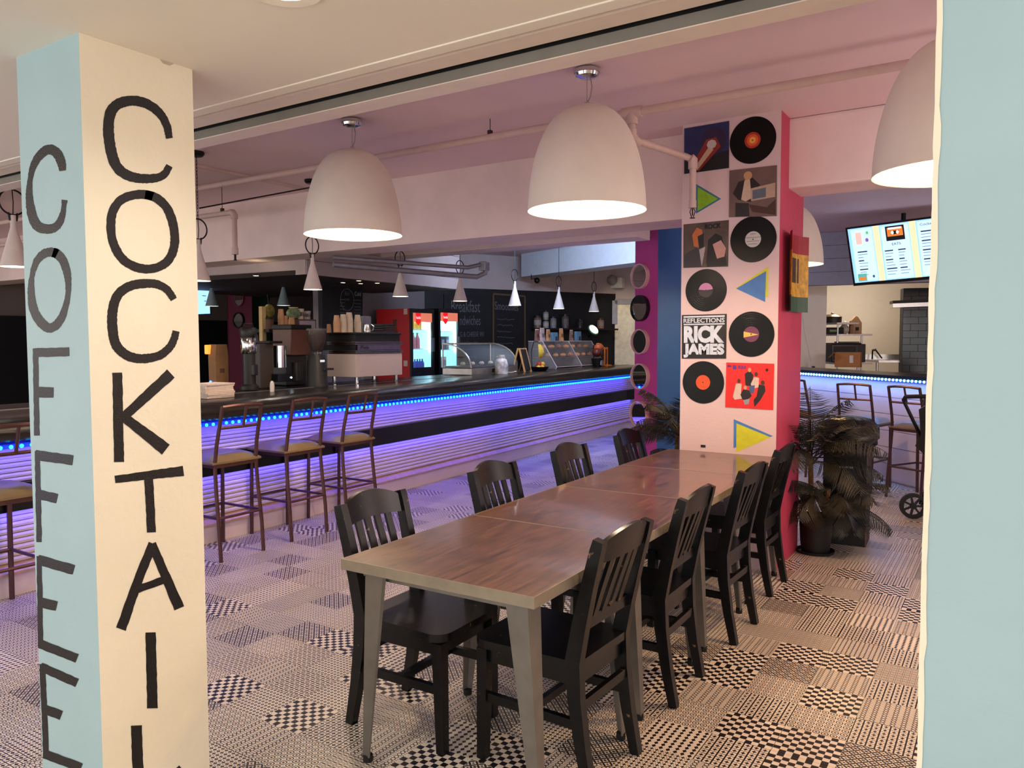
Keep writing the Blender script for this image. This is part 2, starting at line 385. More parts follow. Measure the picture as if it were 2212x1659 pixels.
letter('letter_c', [(smooth([(136,369),(133,348),(123,329),(108,321),(92,329),(76,348),(66,380),(63,411),(65,443),(71,472),(82,491),(104,496),(123,491),(136,468),(140,432)]), lambda t: 9+10*abs(math.sin(PI*(t*2+.1))))], FY, NY)
letter('letter_o', [(smooth([(107,543),(127,549),(140,568),(148,602),(148,636),(140,672),(127,699),(107,712),(88,697),(72,670),(67,636),(68,602),(75,572),(88,552)], closed=True), lambda t: 9+9*abs(math.cos(2*PI*t)))], FY, NY)
letter('letter_f', [([(77,754),(80,941)], 10), ([(72,762),(150,760)], 17), ([(80,847),(116,848)], 20)], FY, NY)
letter('letter_f', [([(81,974),(85,1171)], 10), ([(77,983),(158,994)], 19), ([(84,1068),(124,1077)], 18)], FY, NY)
letter('letter_e', [([(85,1201),(88,1396)], 10), ([(82,1209),(160,1231)], 19), ([(86,1300),(123,1309)], 19), ([(86,1390),(167,1422)], 17)], FY, NY)
letter('letter_e', [([(92,1434),(100,1633)], 11), ([(88,1440),(167,1475)], 17), ([(98,1532),(133,1545)], 18), ([(96,1628),(176,1658)], 17)], FY, NY)
# chipped plaster at the head of the column
m = MB(); m.add([FX(342,124)+Vector((.0007,0,0)), FX(380,136)+Vector((.0007,0,0)), FX(366,142)+Vector((.0007,0,0)), FX(352,137)+Vector((.0007,0,0))], [(0,1,2,3)]); m.build('plaster_chip', mat('bare_plaster', (190,178,160), .8), col, world=True)
# ================================================================== RIGHT PALE-BLUE PIER
XR = onY(2006, 830, YL).x
pier = thing('stucco_pier', 'pale blue stucco pier with chipped cream corner at the right edge', 'column', (XR+.4, YL+.2, 0))
m = MB().bb((XR, YL, 0), (XR+.85, YL+.36, ZF)); m.m = [1, 1, 0, 0, 1, 1]; m.build('shaft', [PBLUE, CREAM], pier, world=True)
m = MB(); pts = []; zz = 0; rr = random.Random(3)
N = 90
ve = []; fe = []
for i in range(N+1):
    z = ZF*i/N; wdt = .0035+.003*rr.random()+(.016*max(0, 1-z/.6))*rr.random(); x0 = XR-.0012-.0015*rr.random()
    ve += [(x0, YL-.0035, z), (XR+wdt, YL-.0012, z), (XR-.001, YL+.02, z)]
    if i: a = 3*(i-1); fe += [(a, a+3, a+4, a+1), (a+2, a+5, a+3, a)]
m.add(ve, fe); m.build('chipped_edge', CREAM, pier, world=True)
# ================================================================== RECORD COLUMN
rcol = thing('record_column', 'square column, white front and magenta sides, hung with records and sleeves', 'column', ((XA+XB)/2, (YA+YB)/2, 0))
m = MB().bb((XA, YA, 0), (XB, YB, ZC)); m.m = [0, 0, 0, 1, 1, 1]; m.build('shaft', [COLW, PINKC], rcol, world=True)
# ================================================================== FAR COLUMN with porthole mirrors (turned square)
fd = 8.05
fc0 = at(1420, 760, fd); n1 = Vector((-.45, -.89, 0)).normalized(); t1 = Vector((-n1.y, n1.x, 0)) * -1   # along the pink face towards the left
if t1.dot(_r) > 0: t1 = -t1
pl = at(1371, 760, fd)   # left edge lies on the pink face: intersect
def on_plane(x, y, p0, n): d = ray(x, y); return CAM + d*((p0-CAM).dot(n)/d.dot(n))
pl = on_plane(1371, 760, fc0, n1); wpk = (pl-fc0).length
b1 = -n1
c4 = [fc0, fc0+t1*wpk, fc0+t1*wpk+b1*wpk, fc0+b1*wpk]
fcol = thing('mirror_column', 'turned square column, orchid pink and royal blue, with round mirrors up its side', 'column', (fc0.x, fc0.y, 0))
m = MB(); m.prism([(p.x, p.y) for p in c4], 0, ZC); m.m = [2, 2, 0, 0, 1, 1]; m.build('shaft', [PINKF, BLUEC, WHITE], fcol, world=True)
struct('trim_8', MB().bb((-14, 7.0, 2.52), (fc0.x+.02, 7.32, ZC)), BEAMM)
# ================================================================== TABLES
def wood_mat(name, c1, c2, rough, ax):
    m = bpy.data.materials.new(name); m.use_nodes = True; nt = m.node_tree; b = nt.nodes['Principled BSDF']
    tc = nd(nt, 'ShaderNodeTexCoord'); mp = nd(nt, 'ShaderNodeMapping'); mp.inputs['Scale'].default_value = ax; nt.links.new(tc.outputs['Object'], mp.inputs['Vector'])
    oi = nd(nt, 'ShaderNodeObjectInfo'); va = nd(nt, 'ShaderNodeVectorMath', operation='ADD'); nt.links.new(mp.outputs[0], va.inputs[0]); nt.links.new(oi.outputs['Location'], va.inputs[1])
    n1 = nd(nt, 'ShaderNodeTexNoise'); n1.inputs['Scale'].default_value = 3; n1.inputs['Detail'].default_value = 6; n1.inputs['Roughness'].default_value = .65; nt.links.new(va.outputs[0], n1.inputs['Vector'])
    n2 = nd(nt, 'ShaderNodeTexNoise'); n2.inputs['Scale'].default_value = 4; n2.inputs['Detail'].default_value = 3; nt.links.new(tc.outputs['Object'], n2.inputs['Vector'])
    cr = nd(nt, 'ShaderNodeValToRGB'); cr.color_ramp.elements[0].position = .32; cr.color_ramp.elements[1].position = .68
    cr.color_ramp.elements[0].color = rgb(c1); cr.color_ramp.elements[1].color = rgb(c2); nt.links.new(n1.outputs[0], cr.inputs[0])
    mx = nd(nt, 'ShaderNodeMix', data_type='RGBA', blend_type='MULTIPLY'); mx.inputs[0].default_value = .7; nt.links.new(cr.outputs[0], mx.inputs[6])
    c2r = nd(nt, 'ShaderNodeValToRGB'); c2r.color_ramp.elements[0].position = .33; c2r.color_ramp.elements[1].position = .5; c2r.color_ramp.elements[0].color = (.45, .38, .35, 1); c2r.color_ramp.elements[1].color = (1, 1, 1, 1)
    nt.links.new(n2.outputs[0], c2r.inputs[0]); nt.links.new(c2r.outputs[0], mx.inputs[7]); nt.links.new(mx.outputs[2], b.inputs['Base Color'])
    rr = nd(nt, 'ShaderNodeMapRange'); rr.inputs[3].default_value = rough*.7; rr.inputs[4].default_value = rough*1.5; nt.links.new(n1.outputs[0], rr.inputs[0]); nt.links.new(rr.outputs[0], b.inputs['Roughness'])
    bp = nd(nt, 'ShaderNodeBump'); bp.inputs['Strength'].default_value = .06; bp.inputs['Distance'].default_value = .004; nt.links.new(n1.outputs[0], bp.inputs['Height']); nt.links.new(bp.outputs[0], b.inputs['Normal'])
    b.inputs['Coat Weight'].default_value = .55; b.inputs['Coat Roughness'].default_value = .06
    return m
TWOOD = wood_mat('lacquered_brown_wood', (68, 45, 37), (134, 92, 70), .30, (22, 1.5, 22))
TEDGE = mat('worn_table_edge', (132, 122, 106), .5, var=.12, scale=14, bump=.12)
TLEG = mat('raw_steel_leg', (122, 118, 112), .42, metal=.55, var=.12, scale=12)
RUB = mat('black_rubber', (14, 14, 14), .7)
TH = .76
TDIR = math.atan2(-(onz(1345,1003,TH).x-onz(738,1206,TH).x), onz(1345,1003,TH).y-onz(738,1206,TH).y)
tA = onz(738, 1206, TH); tB = onz(1151, 1292, TH)
T0 = Vector(((tA.x+tB.x)/2, (tA.y+tB.y)/2, 0)); TW = (tB-tA).length
TL = (onz(1345, 1003, TH)-tA).length/3
def loft(mb, pa, pb):
    n = len(pa); mb.add(pa+pb, [tuple(reversed(range(n))), tuple(range(n, 2*n))]+[(i, (i+1) % n, n+(i+1) % n, n+i) for i in range(n)])
def make_table():
    t = thing('dining_table', 'x', 'table')
    hw, hl = TW/2, TL/2-.0015
    MB().bb((-hw+.004, -hl+.004, TH-.036), (hw-.004, hl-.004, TH-.0005)).build('tabletop', TWOOD, t)
    for sx, sy, a, b in ((0,-1,(-hw,-hl),(hw,-hl+.004)), (0,1,(-hw,hl-.004),(hw,hl)), (-1,0,(-hw,-hl+.004),(-hw+.004,hl-.004)), (1,0,(hw-.004,-hl+.004),(hw,hl-.004))):
        MB().bb((a[0], a[1], TH-.037), (b[0], b[1], TH-.0005 if sy or sx else TH)).build('edge_band', TEDGE, t)
    MB().bb((-hw+.09, -hl+.09, TH-.085), (hw-.09, hl-.09, TH-.037)).build('under_frame', TLEG, t)
    for sx in (-1, 1):
        for sy in (-1, 1):
            prof = [(0, 0), (.082, 0), (.088, .012), (.03, .03), (.012, .088), (0, .082)]; m = MB()
            top = [Vector((sx*(hw-.10-u), sy*(hl-.10-v), TH-.04)) for u, v in [(p[0]-.04, p[1]-.04) for p in prof]]
            bot = [Vector((sx*(hw-.02-u), sy*(hl-.075-v), .02)) for u, v in [((p[0]*.36), (p[1]*.36)) for p in prof]]
            if sx*sy < 0: top.reverse(); bot.reverse()
            loft(m, bot, top); lg = m.build('leg', TLEG, t)
            MB().cyl((sx*(hw-.034), sy*(hl-.088), 0), .018, .025, 10).build('rubber_foot', RUB, lg)
    return t
tab0 = make_table()
tlab = ['brown lacquered wooden table with steel legs, nearest of the four joined in a row',
        'brown wooden table second from the camera in the row of joined tables',
        'brown wooden table third in the row, next to last before the record column',
        'brown wooden table at the far end of the row, pushed against the record column']
ydir = Vector((-math.sin(TDIR), math.cos(TDIR), 0))
for i in range(4):
    p = T0+ydir*(TL*(i+.5)); o = tab0 if i == 0 else dup(tab0, p, TDIR)
    o.location = p; o.rotation_euler = (0, 0, TDIR); tag(o, tlab[i], 'table', 'row of joined tables')
    WM[o.name] = Matrix.Translation(p) @ Matrix.Rotation(TDIR, 4, 'Z')
# ================================================================== CHAIRS
def chair_mat():
    m = bpy.data.materials.new('scuffed_black_paint'); m.use_nodes = True; nt = m.node_tree; b = nt.nodes['Principled BSDF']
    tc = nd(nt, 'ShaderNodeTexCoord'); n = nd(nt, 'ShaderNodeTexNoise'); n.inputs['Scale'].default_value = 26; n.inputs['Detail'].default_value = 4; nt.links.new(tc.outputs['Object'], n.inputs['Vector'])
    cr = nd(nt, 'ShaderNodeValToRGB'); e = cr.color_ramp.elements; e[0].position = .4; e[0].color = rgb((9, 9, 12)); e[1].position = .70; e[1].color = rgb((17, 16, 19)); x = e.new(.745); x.color = rgb((120, 96, 70))
    nt.links.new(n.outputs[0], cr.inputs[0]); nt.links.new(cr.outputs[0], b.inputs['Base Color']); b.inputs['Roughness'].default_value = .30; b.inputs['Specular IOR Level'].default_value = .3
    return m
CHM = chair_mat()
def rsweep(mb, pts, w, d):   # rectangular section swept along points in the x-z plane (w across y, d in plane)
    pts = [Vector(p) for p in pts]; n = len(pts); vs = []; fs = []
    for i, p in enumerate(pts):
        t = (pts[min(n-1, i+1)]-pts[max(0, i-1)]).normalized(); nx = Vector((t.z, 0, -t.x)); ww = w[i] if isinstance(w, list) else w; dd = d[i] if isinstance(d, list) else d
        for a, b in ((-1,-1),(1,-1),(1,1),(-1,1)): vs.append(p+Vector((0, a*ww/2, 0))+nx*b*dd/2)
    for i in range(n-1):
        for j in range(4): fs.append((i*4+j, i*4+(j+1) % 4, (i+1)*4+(j+1) % 4, (i+1)*4+j))
    fs += [(3,2,1,0), tuple(range((n-1)*4, n*4))]
    mb.add(vs, fs)
def back_x(z): # rake of the backrest
    return .02-(max(0, z-.45)/.42)**1.15*.098
def make_chair():
    t = thing('dining_chair', 'x', 'chair')
    for s in (-1, 1):
        m = MB(); y = .172*s
        rsweep(m, [(-.045, y, 0), (-.012, y, .16), (.012, y, .32), (.02, y, .45), (back_x(.58), y*1.01, .58), (back_x(.72), y*1.03, .72), (back_x(.84), y*1.05, .84), (back_x(.875), y*1.05, .875)], .036, [.034, .042, .05, .056, .052, .046, .042, .036])
        m.build('back_leg', CHM, t, smooth=35)
        m = MB(); m.bar((.405, .168*s, 0), (.395, .168*s, .415), .034, .034, up=(1, 0, 0), w2=.044, h2=.044); m.build('front_leg', CHM, t)
        m = MB(); m.bar((.0, .17*s, .235), (.395, .168*s, .235), .022, .032); m.build('side_stretcher', CHM, t)
    # crest rail, arched and bowed
    m = MB(); N = 10; vs = []
    for i in range(N+1):
        u = -1+2*i/N; y = u*.165; bow = -.022*(1-u*u); zt = .862+.042*(1-u*u)**.9; zb = .79+.008*(1-u*u)
        for z, dx in ((zb, -.011), (zb, .011), (zt, .009), (zt, -.009)): vs.append((back_x(z)+bow+dx, y, z))
    fs = [(i*4+j, i*4+(j+1) % 4, i*4+4+(j+1) % 4, i*4+4+j) for i in range(N) for j in range(4)]+[(3,2,1,0), tuple(range(N*4, N*4+4))]
    m.add(vs, fs); m.build('crest_rail', CHM, t, smooth=40)
    m = MB(); m.box((back_x(.575)+.002, 0, .575), (.022, .31, .04)); m.build('lower_rail', CHM, t)
    for i in range(4):
        y = (-1.5+i)*.060; bw = -.022*(1-(y/.165)**2); m = MB()
        rsweep(m, [(back_x(.585), y, .585), (back_x(.69)+bw*.5, y, .69), (back_x(.80)+bw, y, .80)], .034, .012); m.build('slat', CHM, t)
    # seat: rounded front corners, dished
    n = 12; poly = [(-.005, -.185), (-.005, .185)]
    for i in range(n+1): a = PI/2*i/n; poly.append((.37+.065*math.sin(a), .145+.062*math.cos(a)))
    for i in range(n+1): a = PI/2*(1-i/n); poly.append((.37+.065*math.sin(a), -.145-.062*math.cos(a)))
    m = MB(); m.prism(poly, .425, .455); m.build('seat', CHM, t, smooth=30)
    m = MB()
    m.bb((.03, -.172, .365), (.385, -.152, .425)).bb((.03, .152, .365), (.385, .172, .425)).bb((.375, -.15, .365), (.395, .15, .425)).bb((.01, -.15, .365), (.03, .15, .425)); m.build('apron', CHM, t)
    m = MB(); m.bar((.2, -.168, .235), (.2, .168, .235), .022, .028); m.build('cross_stretcher', CHM, t)
    m = MB(); m.box((0, 0, .30), (.02, .31, .034)); m.build('rear_stretcher', CHM, t)
    return t
ch0 = make_chair()
XCL, XCR = -2.135, -1.175
def sideX(X, i): return X-math.sin(TDIR)*(i*TL)
Lc = [2.355]+[onX(px, py, -2.215).y+.19 for px, py in ((1021,1030),(1203,982),(1341,950))]
Rc = [2.41, 3.17, 3.965, 4.80]
spec = []
for i, y in enumerate(Lc): spec.append((sideX(XCL, i), y, 0.0 if i else .02))
for i, y in enumerate(Rc): spec.append((sideX(XCR, i)+(.03 if i == 2 else 0), y, PI+(-.03, .02, -.02, .0)[i]))
where = ['nearest chair on the bar side of the tables', 'second chair on the bar side of the tables', 'third chair on the bar side of the tables', 'last on the bar side of the tables',
         'nearest chair on the right side of the tables', 'second chair on the right side of the tables', 'third chair on the right side of the tables', 'last on the right side of the tables']
for i, (x, y, a) in enumerate(spec):
    o = ch0 if i == 0 else dup(ch0, (x, y, 0), a)
    o.location = (x, y, 0); o.rotation_euler = (0, 0, a); tag(o, 'black wooden slat-back chair, '+where[i], 'chair', 'chairs along the joined tables')
# ================================================================== BIG DOME PENDANTS
SHADE = mat('matte_stone_shade', (236, 226, 214), .8, var=.03, scale=8, bump=.03, bscale=90)
LINING = mat('white_shade_lining', (250, 240, 222), .6, var=.01)
CHROME = mat('polished_chrome', (210, 210, 212), .12, metal=1, var=.02)
CORD = mat('clear_grey_cord', (150, 140, 138), .5)
BULBW = mat('warm_bulb_glow', (255, 240, 215), .4, emit=(255, 226, 178), es=26)
BULBY = mat('amber_bulb_glow', (255, 220, 150), .4, emit=(255, 196, 104), es=16)
def dome(n, r, h, z0, inner=0):
    return [((r-inner)*math.sin(PI/2*((1-i/n)**.78))**.86, z0+(h-inner)*math.sin(PI/2*(i/n))**.98) for i in range(n+1)]
def dome_prof(r, h, inner=0):
    pts = []
    for i in range(17):
        t = i/16; a = t*PI/2
        rr = r*(1-.06*(1-t)**3 if False else 1)*math.cos(a)**.72 if t < 1 else 0
        zz = h*(math.sin(a)**1.12)
        pts.append((max(0, rr-inner), max(0, zz-inner) if t > 0 else 0))
    return pts
def make_dome(name, label, loc, bulb, power, col, group='big dome pendants'):
    R, Hh = .32, .555
    t = thing(name, label, 'pendant lamp', loc, 0, group)
    MB().lathe(dome_prof(R, Hh), n=40).build('shade', SHADE, t, smooth=60)
    ln = MB().lathe(dome_prof(R, Hh, .006), n=40).build('lining', LINING, t, smooth=60)
    MB().lathe([(R-.006, 0), (R+.001, -.004), (R+.001, .003)], n=40).build('rim', SHADE, t)
    MB().ball((0, 0, .19), .05, n=8).build('bulb', bulb, t, smooth=60)
    MB().cyl((0, 0, Hh-.01), .014, .03, 10).build('cap', CHROME, t)
    zc = ZC-loc[2]
    MB().tube([(0, 0, Hh+.015), (0, 0, zc-.05)], .002, 6).build('suspension_wire', CORD, t)
    MB().tube([(.0, 0, Hh+.015), (.022, .0, Hh+.05), (.03, 0, zc-.1), (.02, 0, zc-.05)], .0035, 6).build('cord', CORD, t)
    MB().lathe([(0, zc-.055), (.03, zc-.055), (.06, zc-.045), (.066, zc-.03), (.07, zc-.028), (.07, zc-.01), (.0, zc-.008)], n=24).build('canopy', CHROME, t, smooth=40)
    light(name+'_glow', 'POINT', (loc[0], loc[1], loc[2]+.10), power, col, .06)
    return t
PW = 44
WARM = (1.0, .79, .58)
make_dome('dome_pendant', 'large matte stone dome pendant nearest the lettered column', (onz(763,258,ZC).x, 3.79, 2.225), BULBW, PW, WARM)
make_dome('dome_pendant', 'large matte stone dome pendant hanging over the table row, middle of the picture', (onz(1266,146,ZC).x, 3.79, 2.225), BULBW, PW, WARM)
make_dome('dome_pendant', 'large stone dome pendant half hidden by the pale blue pier', (-.225, 3.79, 2.225), BULBY, PW*1.3, (1, .62, .26))
p4 = onz(1700, 572, 2.225)
make_dome('dome_pendant', 'stone dome pendant behind the record column, partly hidden by it', (p4.x, p4.y, 2.225), BULBY, PW, (1, .66, .30))
# ================================================================== RECORDS, SLEEVES AND PAINTED TRIANGLES ON THE COLUMN
VINYL = mat('black_vinyl', (8, 8, 9), .3, var=.2, scale=60, spec=.25)
def flat(name, col, rough=.5): return mat(name, col, rough, var=.06, scale=40)
FR = YA-.0005
def wall(x, y): return onY(x, y, YA)
def disc(mb, c, r, y0, y1, n=48, mi=0):
    M = Matrix.Rotation(PI/2, 3, 'X')   # local z -> -y
    mb.lathe([(0, 0), (r, 0), (r, y0-y1), (0, y0-y1)], (c.x, y0, c.z), n, mi, M)
def record(px, py, r, label, labcol, extra=None):
    c = wall(px, py); t = thing('vinyl_record', label, 'record', (c.x, FR, c.z), 0, 'vinyl records on the column')
    m = MB(); disc(m, c, r, FR, FR-.003); m.build('disc', VINYL, t, world=True, smooth=30)
    m = MB()
    for k in range(6):
        rr = r*(.42+.095*k); M = Matrix.Rotation(PI/2, 3, 'X')
        m.lathe([(rr, .003), (rr+.0012, .0032), (rr+.0024, .003)], (c.x, FR, c.z), 48, 0, M)
    m.build('groove_band', VINYL, t, world=True)
    m = MB(); disc(m, c, r*.345, FR-.003, FR-.0038); lb = m.build('paper_label', flat('label_'+'%d_%d_%d' % labcol, labcol), t, world=True)
    m = MB(); disc(m, c, r*.03, FR-.0038, FR-.0044, 12); m.build('spindle_hole', flat('hole_black', (10, 10, 10)), t, world=True)
    if extra: extra(t, c, r)
    return t
def half_disc(t, c, r, a0, a1, col, name, rr=.34):
    n = 16; m = MB(); vs = [(c.x, FR-.0042, c.z)]+[(c.x+r*rr*math.cos(a0+(a1-a0)*i/n), FR-.0042, c.z+r*rr*math.sin(a0+(a1-a0)*i/n)) for i in range(n+1)]
    m.add(vs, [(0, i+1, i+2) for i in range(n)]); m.build(name, flat('print_%d_%d_%d' % col, col), t, world=True)
def ex1(t, c, r):
    for k, (f, col) in enumerate(((.25, (222, 96, 40)), (.14, (240, 170, 80)))):
        m = MB(); disc(m, c, r*f, FR-.0038-.0003*k, FR-.0041-.0003*k, 24); m.build('label_ring', flat('lab_ring%d' % k, col), t, world=True)
RR = .150
record(1626, 303, RR, 'black vinyl record with glowing orange label, topmost on the column', (176, 52, 30), ex1)
def ex2(t, c, r):
    m = MB()
    for z, w in ((.035, .02), (.012, .05), (-.012, .04), (-.03, .028)): m.bb((c.x-w, FR-.0041, c.z+z-.0016), (c.x+w, FR-.0038, c.z+z+.0016))
    m.build('label_print', flat('print_grey', (110, 105, 105)), t, world=True)
record(1627, 517, RR, 'black vinyl record with pale grey label and small print', (196, 190, 186), ex2)
def ex3(t, c, r): half_disc(t, c, r, .12, PI-.12, (196, 128, 178), 'label_band'); 
record(1525, 627, .143, 'black vinyl record with a half pink half black label', (40, 32, 38), ex3)
def ex4(t, c, r):
    m = MB(); m.add([(c.x-r*.33, FR-.0042, c.z+.018), (c.x-r*.33, FR-.0042, c.z-.022), (c.x+r*.32, FR-.0042, c.z-.002)], [(0, 1, 2)]); m.build('label_wedge', flat('wedge_yellow', (222, 186, 84)), t, world=True)
record(1623, 722, .149, 'black vinyl record with purple label and yellow wedge', (104, 50, 84), ex4)
record(1519, 826, .145, 'black vinyl record with bright orange label, lowest on the column', (216, 82, 38))
# ---- sleeves: card squares with their own printed shapes
def sleeve(cs, label, base, prints, words=()):
    a, b, c, d = [wall(*p) for p in cs]     # tl tr br bl
    cen = (a+b+c+d)/4
    t = thing('record_sleeve', label, 'record sleeve', (cen.x, FR, cen.z), 0, 'record sleeves on the column')
    P = [a, b, c, d]; o = Vector((0, -1, 0))
    m = MB(); vs = [p+o*.0008 for p in P]+[p+o*.0048 for p in P]; m.add(vs, [(0,1,2,3),(7,6,5,4),(0,4,5,1),(1,5,6,2),(2,6,7,3),(3,7,4,0)]); m.build('card', base, t, world=True)
    def Q(u, v, k): return (a*(1-u)+b*u)*(1-v)+(d*(1-u)+c*u)*v+o*(.0050+.00022*k)
    for k, (nm, poly, mt) in enumerate(prints):
        m = MB(); m.add([Q(u, v, k) for u, v in poly], [tuple(range(len(poly)))]); m.build(nm, mt, t, world=True)
    for (s, u, v, wd, ht, mt, bold) in words:
        p = Q(u, v, len(prints)+2); W_ = (b-a).length
        text('lettering', s, mt, frame(p, b-a, a-d), .1, t, width=wd*W_, height=ht*W_, bold=bold)
    return t
ell = lambda cx, cy, rx, ry, n=20, rot=0: [(cx+rx*math.cos(2*PI*i/n)*math.cos(rot)-ry*math.sin(2*PI*i/n)*math.sin(rot), cy+rx*math.cos(2*PI*i/n)*math.sin(rot)+ry*math.sin(2*PI*i/n)*math.cos(rot)) for i in range(n)]
G = lambda nm, c: flat('art_'+nm, c)
sleeve([(1478.5,278),(1575.5,261.5),(1575,363),(1478.5,376)], 'dark blue record sleeve with a red streak, top left of the column', mat('art_navy', (38, 44, 92), .4, var=.25, scale=9),
  [('shadow', [(0,.72),(1,.62),(1,1),(0,1)], G('ink', (18,14,22))), ('orb', ell(.66,.38,.28,.30), G('orb', (44,30,66))), ('streak', [(.12,.93),(.34,.98),(.82,.52),(.72,.30),(.5,.32)], G('ember', (138,44,36))), ('streak', [(.22,.92),(.30,.96),(.66,.56),(.58,.46)], G('bone', (206,176,148))), ('fleck', ell(.62,.44,.11,.10,8), G('pale', (196,190,184)))])
sleeve([(1576,368.5),(1678.5,357),(1678,467),(1575,469.5)], 'brownish grey record sleeve with abstract pale and dark shapes', mat('art_taupe', (112, 88, 84), .45, var=.25, scale=6),
  [('shape', [(.08,.5),(.2,.26),(.5,.2),(.66,.36),(.52,.48),(.48,.7),(.2,.64)], G('charcoal', (36,30,32))), ('shape', [(.33,.24),(.44,.2),(.48,.62),(.36,.68),(.26,.64)], G('cream', (206,180,158))), ('shape', ell(.40,.15,.09,.09,12), G('sand', (196,152,110))), ('panel', [(.46,.42),(.97,.34),(.97,.62),(.47,.68)], G('frame', (188,160,140))), ('panel', [(.5,.46),(.78,.42),(.78,.61),(.5,.645)], G('screen', (96,106,122))), ('shape', [(.42,.74),(.8,.82),(.98,.66),(.98,.98),(.5,.9)], G('umber', (74,46,38))), ('shape', [(.14,.7),(.42,.72),(.44,.99),(.14,.99)], G('soot', (44,38,40)))])
sleeve([(1477,485),(1574.5,475.5),(1573,576),(1476.5,579)], 'dark record sleeve headed ROCK with abstract shapes', mat('art_olive', (84, 66, 58), .45, var=.35, scale=10),
  [('shape', [(.2,.26),(.3,.1),(.42,.16),(.46,.42),(.38,.56),(.24,.52)], G('copper', (190,104,56))), ('shape', [(.32,.3),(.46,.24),(.46,.54),(.36,.58)], G('night', (22,18,22))), ('shape', [(.52,.9),(.56,.4),(.72,.26),(.86,.34),(.92,.6),(.98,.98),(.54,.99)], G('black', (20,16,20))), ('shape', [(.66,.5),(.84,.42),(.95,.6),(.92,.78),(.76,.82)], G('rose', (200,150,140))), ('shape', [(.02,.7),(.3,.54),(.46,.7),(.42,.99),(.02,.99)], G('slate', (52,46,54))), ('shape', [(.36,.6),(.5,.54),(.46,.78),(.42,.98)], G('mist', (178,164,166)))],
  [('ROCK', .66, .10, .36, .11, G('letter_black', (16,14,16)), .003)])
SILV = mat('brushed_silver_print', (196, 196, 202), .32, metal=.6, var=.12, scale=20)
sleeve([(1473.5,680.5),(1570,678),(1568.5,774.5),(1473.5,774.5)], 'black record sleeve with large silver block lettering', mat('art_black', (18,18,20), .35),
  [('stripe', [(.04,.03),(.96,.03),(.96,.065),(.04,.065)], SILV), ('stripe', [(.04,.205),(.96,.205),(.96,.235),(.04,.235)], SILV)],
  [('REFLECTIONS', .5, .135, .92, .10, SILV, .002), ('RICK', .5, .45, .90, .38, SILV, .006), ('JAMES', .5, .82, .92, .31, SILV, .006)])
sleeve([(1569.5,783),(1672.5,785.5),(1670,885.5),(1567,879.5)], 'bright red record sleeve with grouped black and white shapes', mat('art_red', (222, 36, 30), .4, var=.04),
  [('shape', [(.42,.5),(.40,.24),(.5,.16),(.58,.26),(.56,.5)], G('suit', (28,24,28))), ('shape', [(.53,.46),(.6,.3),(.7,.32),(.7,.52),(.58,.56)], G('blouse', (214,190,180))), ('shape', [(.5,.5),(.62,.48),(.6,.66),(.5,.66)], G('denim', (66,86,130))), ('shape', [(.16,.76),(.22,.46),(.34,.46),(.33,.66),(.4,.78),(.2,.82)], G('blouse', (214,190,180))), ('shape', [(.66,.72),(.7,.46),(.82,.48),(.84,.6),(.74,.8),(.62,.96),(.6,.8)], G('suit', (28,24,28))), ('shape', [(.32,.7),(.38,.58),(.5,.6),(.56,.72),(.44,.84),(.36,.8)], G('suit', (28,24,28))), ('shape', [(.38,.82),(.52,.78),(.5,.9),(.42,.92)], G('grey', (150,146,160))), ('shape', ell(.5,.15,.035,.05,10), G('sand', (196,152,110))), ('shape', ell(.64,.24,.035,.05,10), G('umber', (74,46,38))), ('shape', ell(.28,.4,.035,.05,10), G('umber', (74,46,38))), ('shape', ell(.78,.42,.04,.05,10), G('umber', (74,46,38))), ('shape', ell(.42,.54,.035,.05,10), G('sand', (196,152,110))),
   ('burst', [(.86+(.045 if i % 2 else .02)*math.cos(PI*i/8), .14+(.05 if i % 2 else .02)*math.sin(PI*i/8)) for i in range(16)], G('letter_black', (16,14,16)))],
  [('the', .07, .07, .08, .05, G('ultra', (52,60,170)), .001), ('B', .185, .10, .07, .09, G('ultra', (52,60,170)), .002), ('52S', .34, .095, .17, .06, G('ultra', (150,50,120)), .001)])
# ---- painted triangles (flat paint on the plaster)
def tri(px, mt, k): 
    m = MB(); m.add([wall(*p)+Vector((0, -.0006-.0004*k, 0)) for p in px], [tuple(range(len(px)))]); return m.build('painted_triangle', mt, rcol, world=True)
LIME = mat('lime_paint', (140, 190, 40), .6, var=.12, scale=30); TEAL = mat('teal_paint', (58, 118, 150), .6); ACID = mat('acid_yellow_paint', (206, 206, 46), .6, var=.08, scale=25); SKY = mat('cobalt_paint', (70, 120, 190), .6)
tri([(1503,397),(1558,429.5),(1503,462)], TEAL, 0); tri([(1507,404),(1551,429.5),(1507,456)], LIME, 1)
tri([(1589,622),(1660,575.5),(1659.5,643)], ACID, 0); tri([(1590,623.5),(1655,585.5),(1653,652.5)], SKY, 1)
tri([(1585,905.5),(1670,942),(1584.5,968)], SKY, 0); tri([(1591,914.5),(1665,944.5),(1590.5,977)], ACID, 1)
m = MB(); q = wall(1519, 963.5); m.bb((q.x-.016, FR-.004, q.z-.008), (q.x+.016, FR, q.z+.008)); m.build('wall_clip', mat('black_clip', (24,18,20), .5), rcol, world=True)
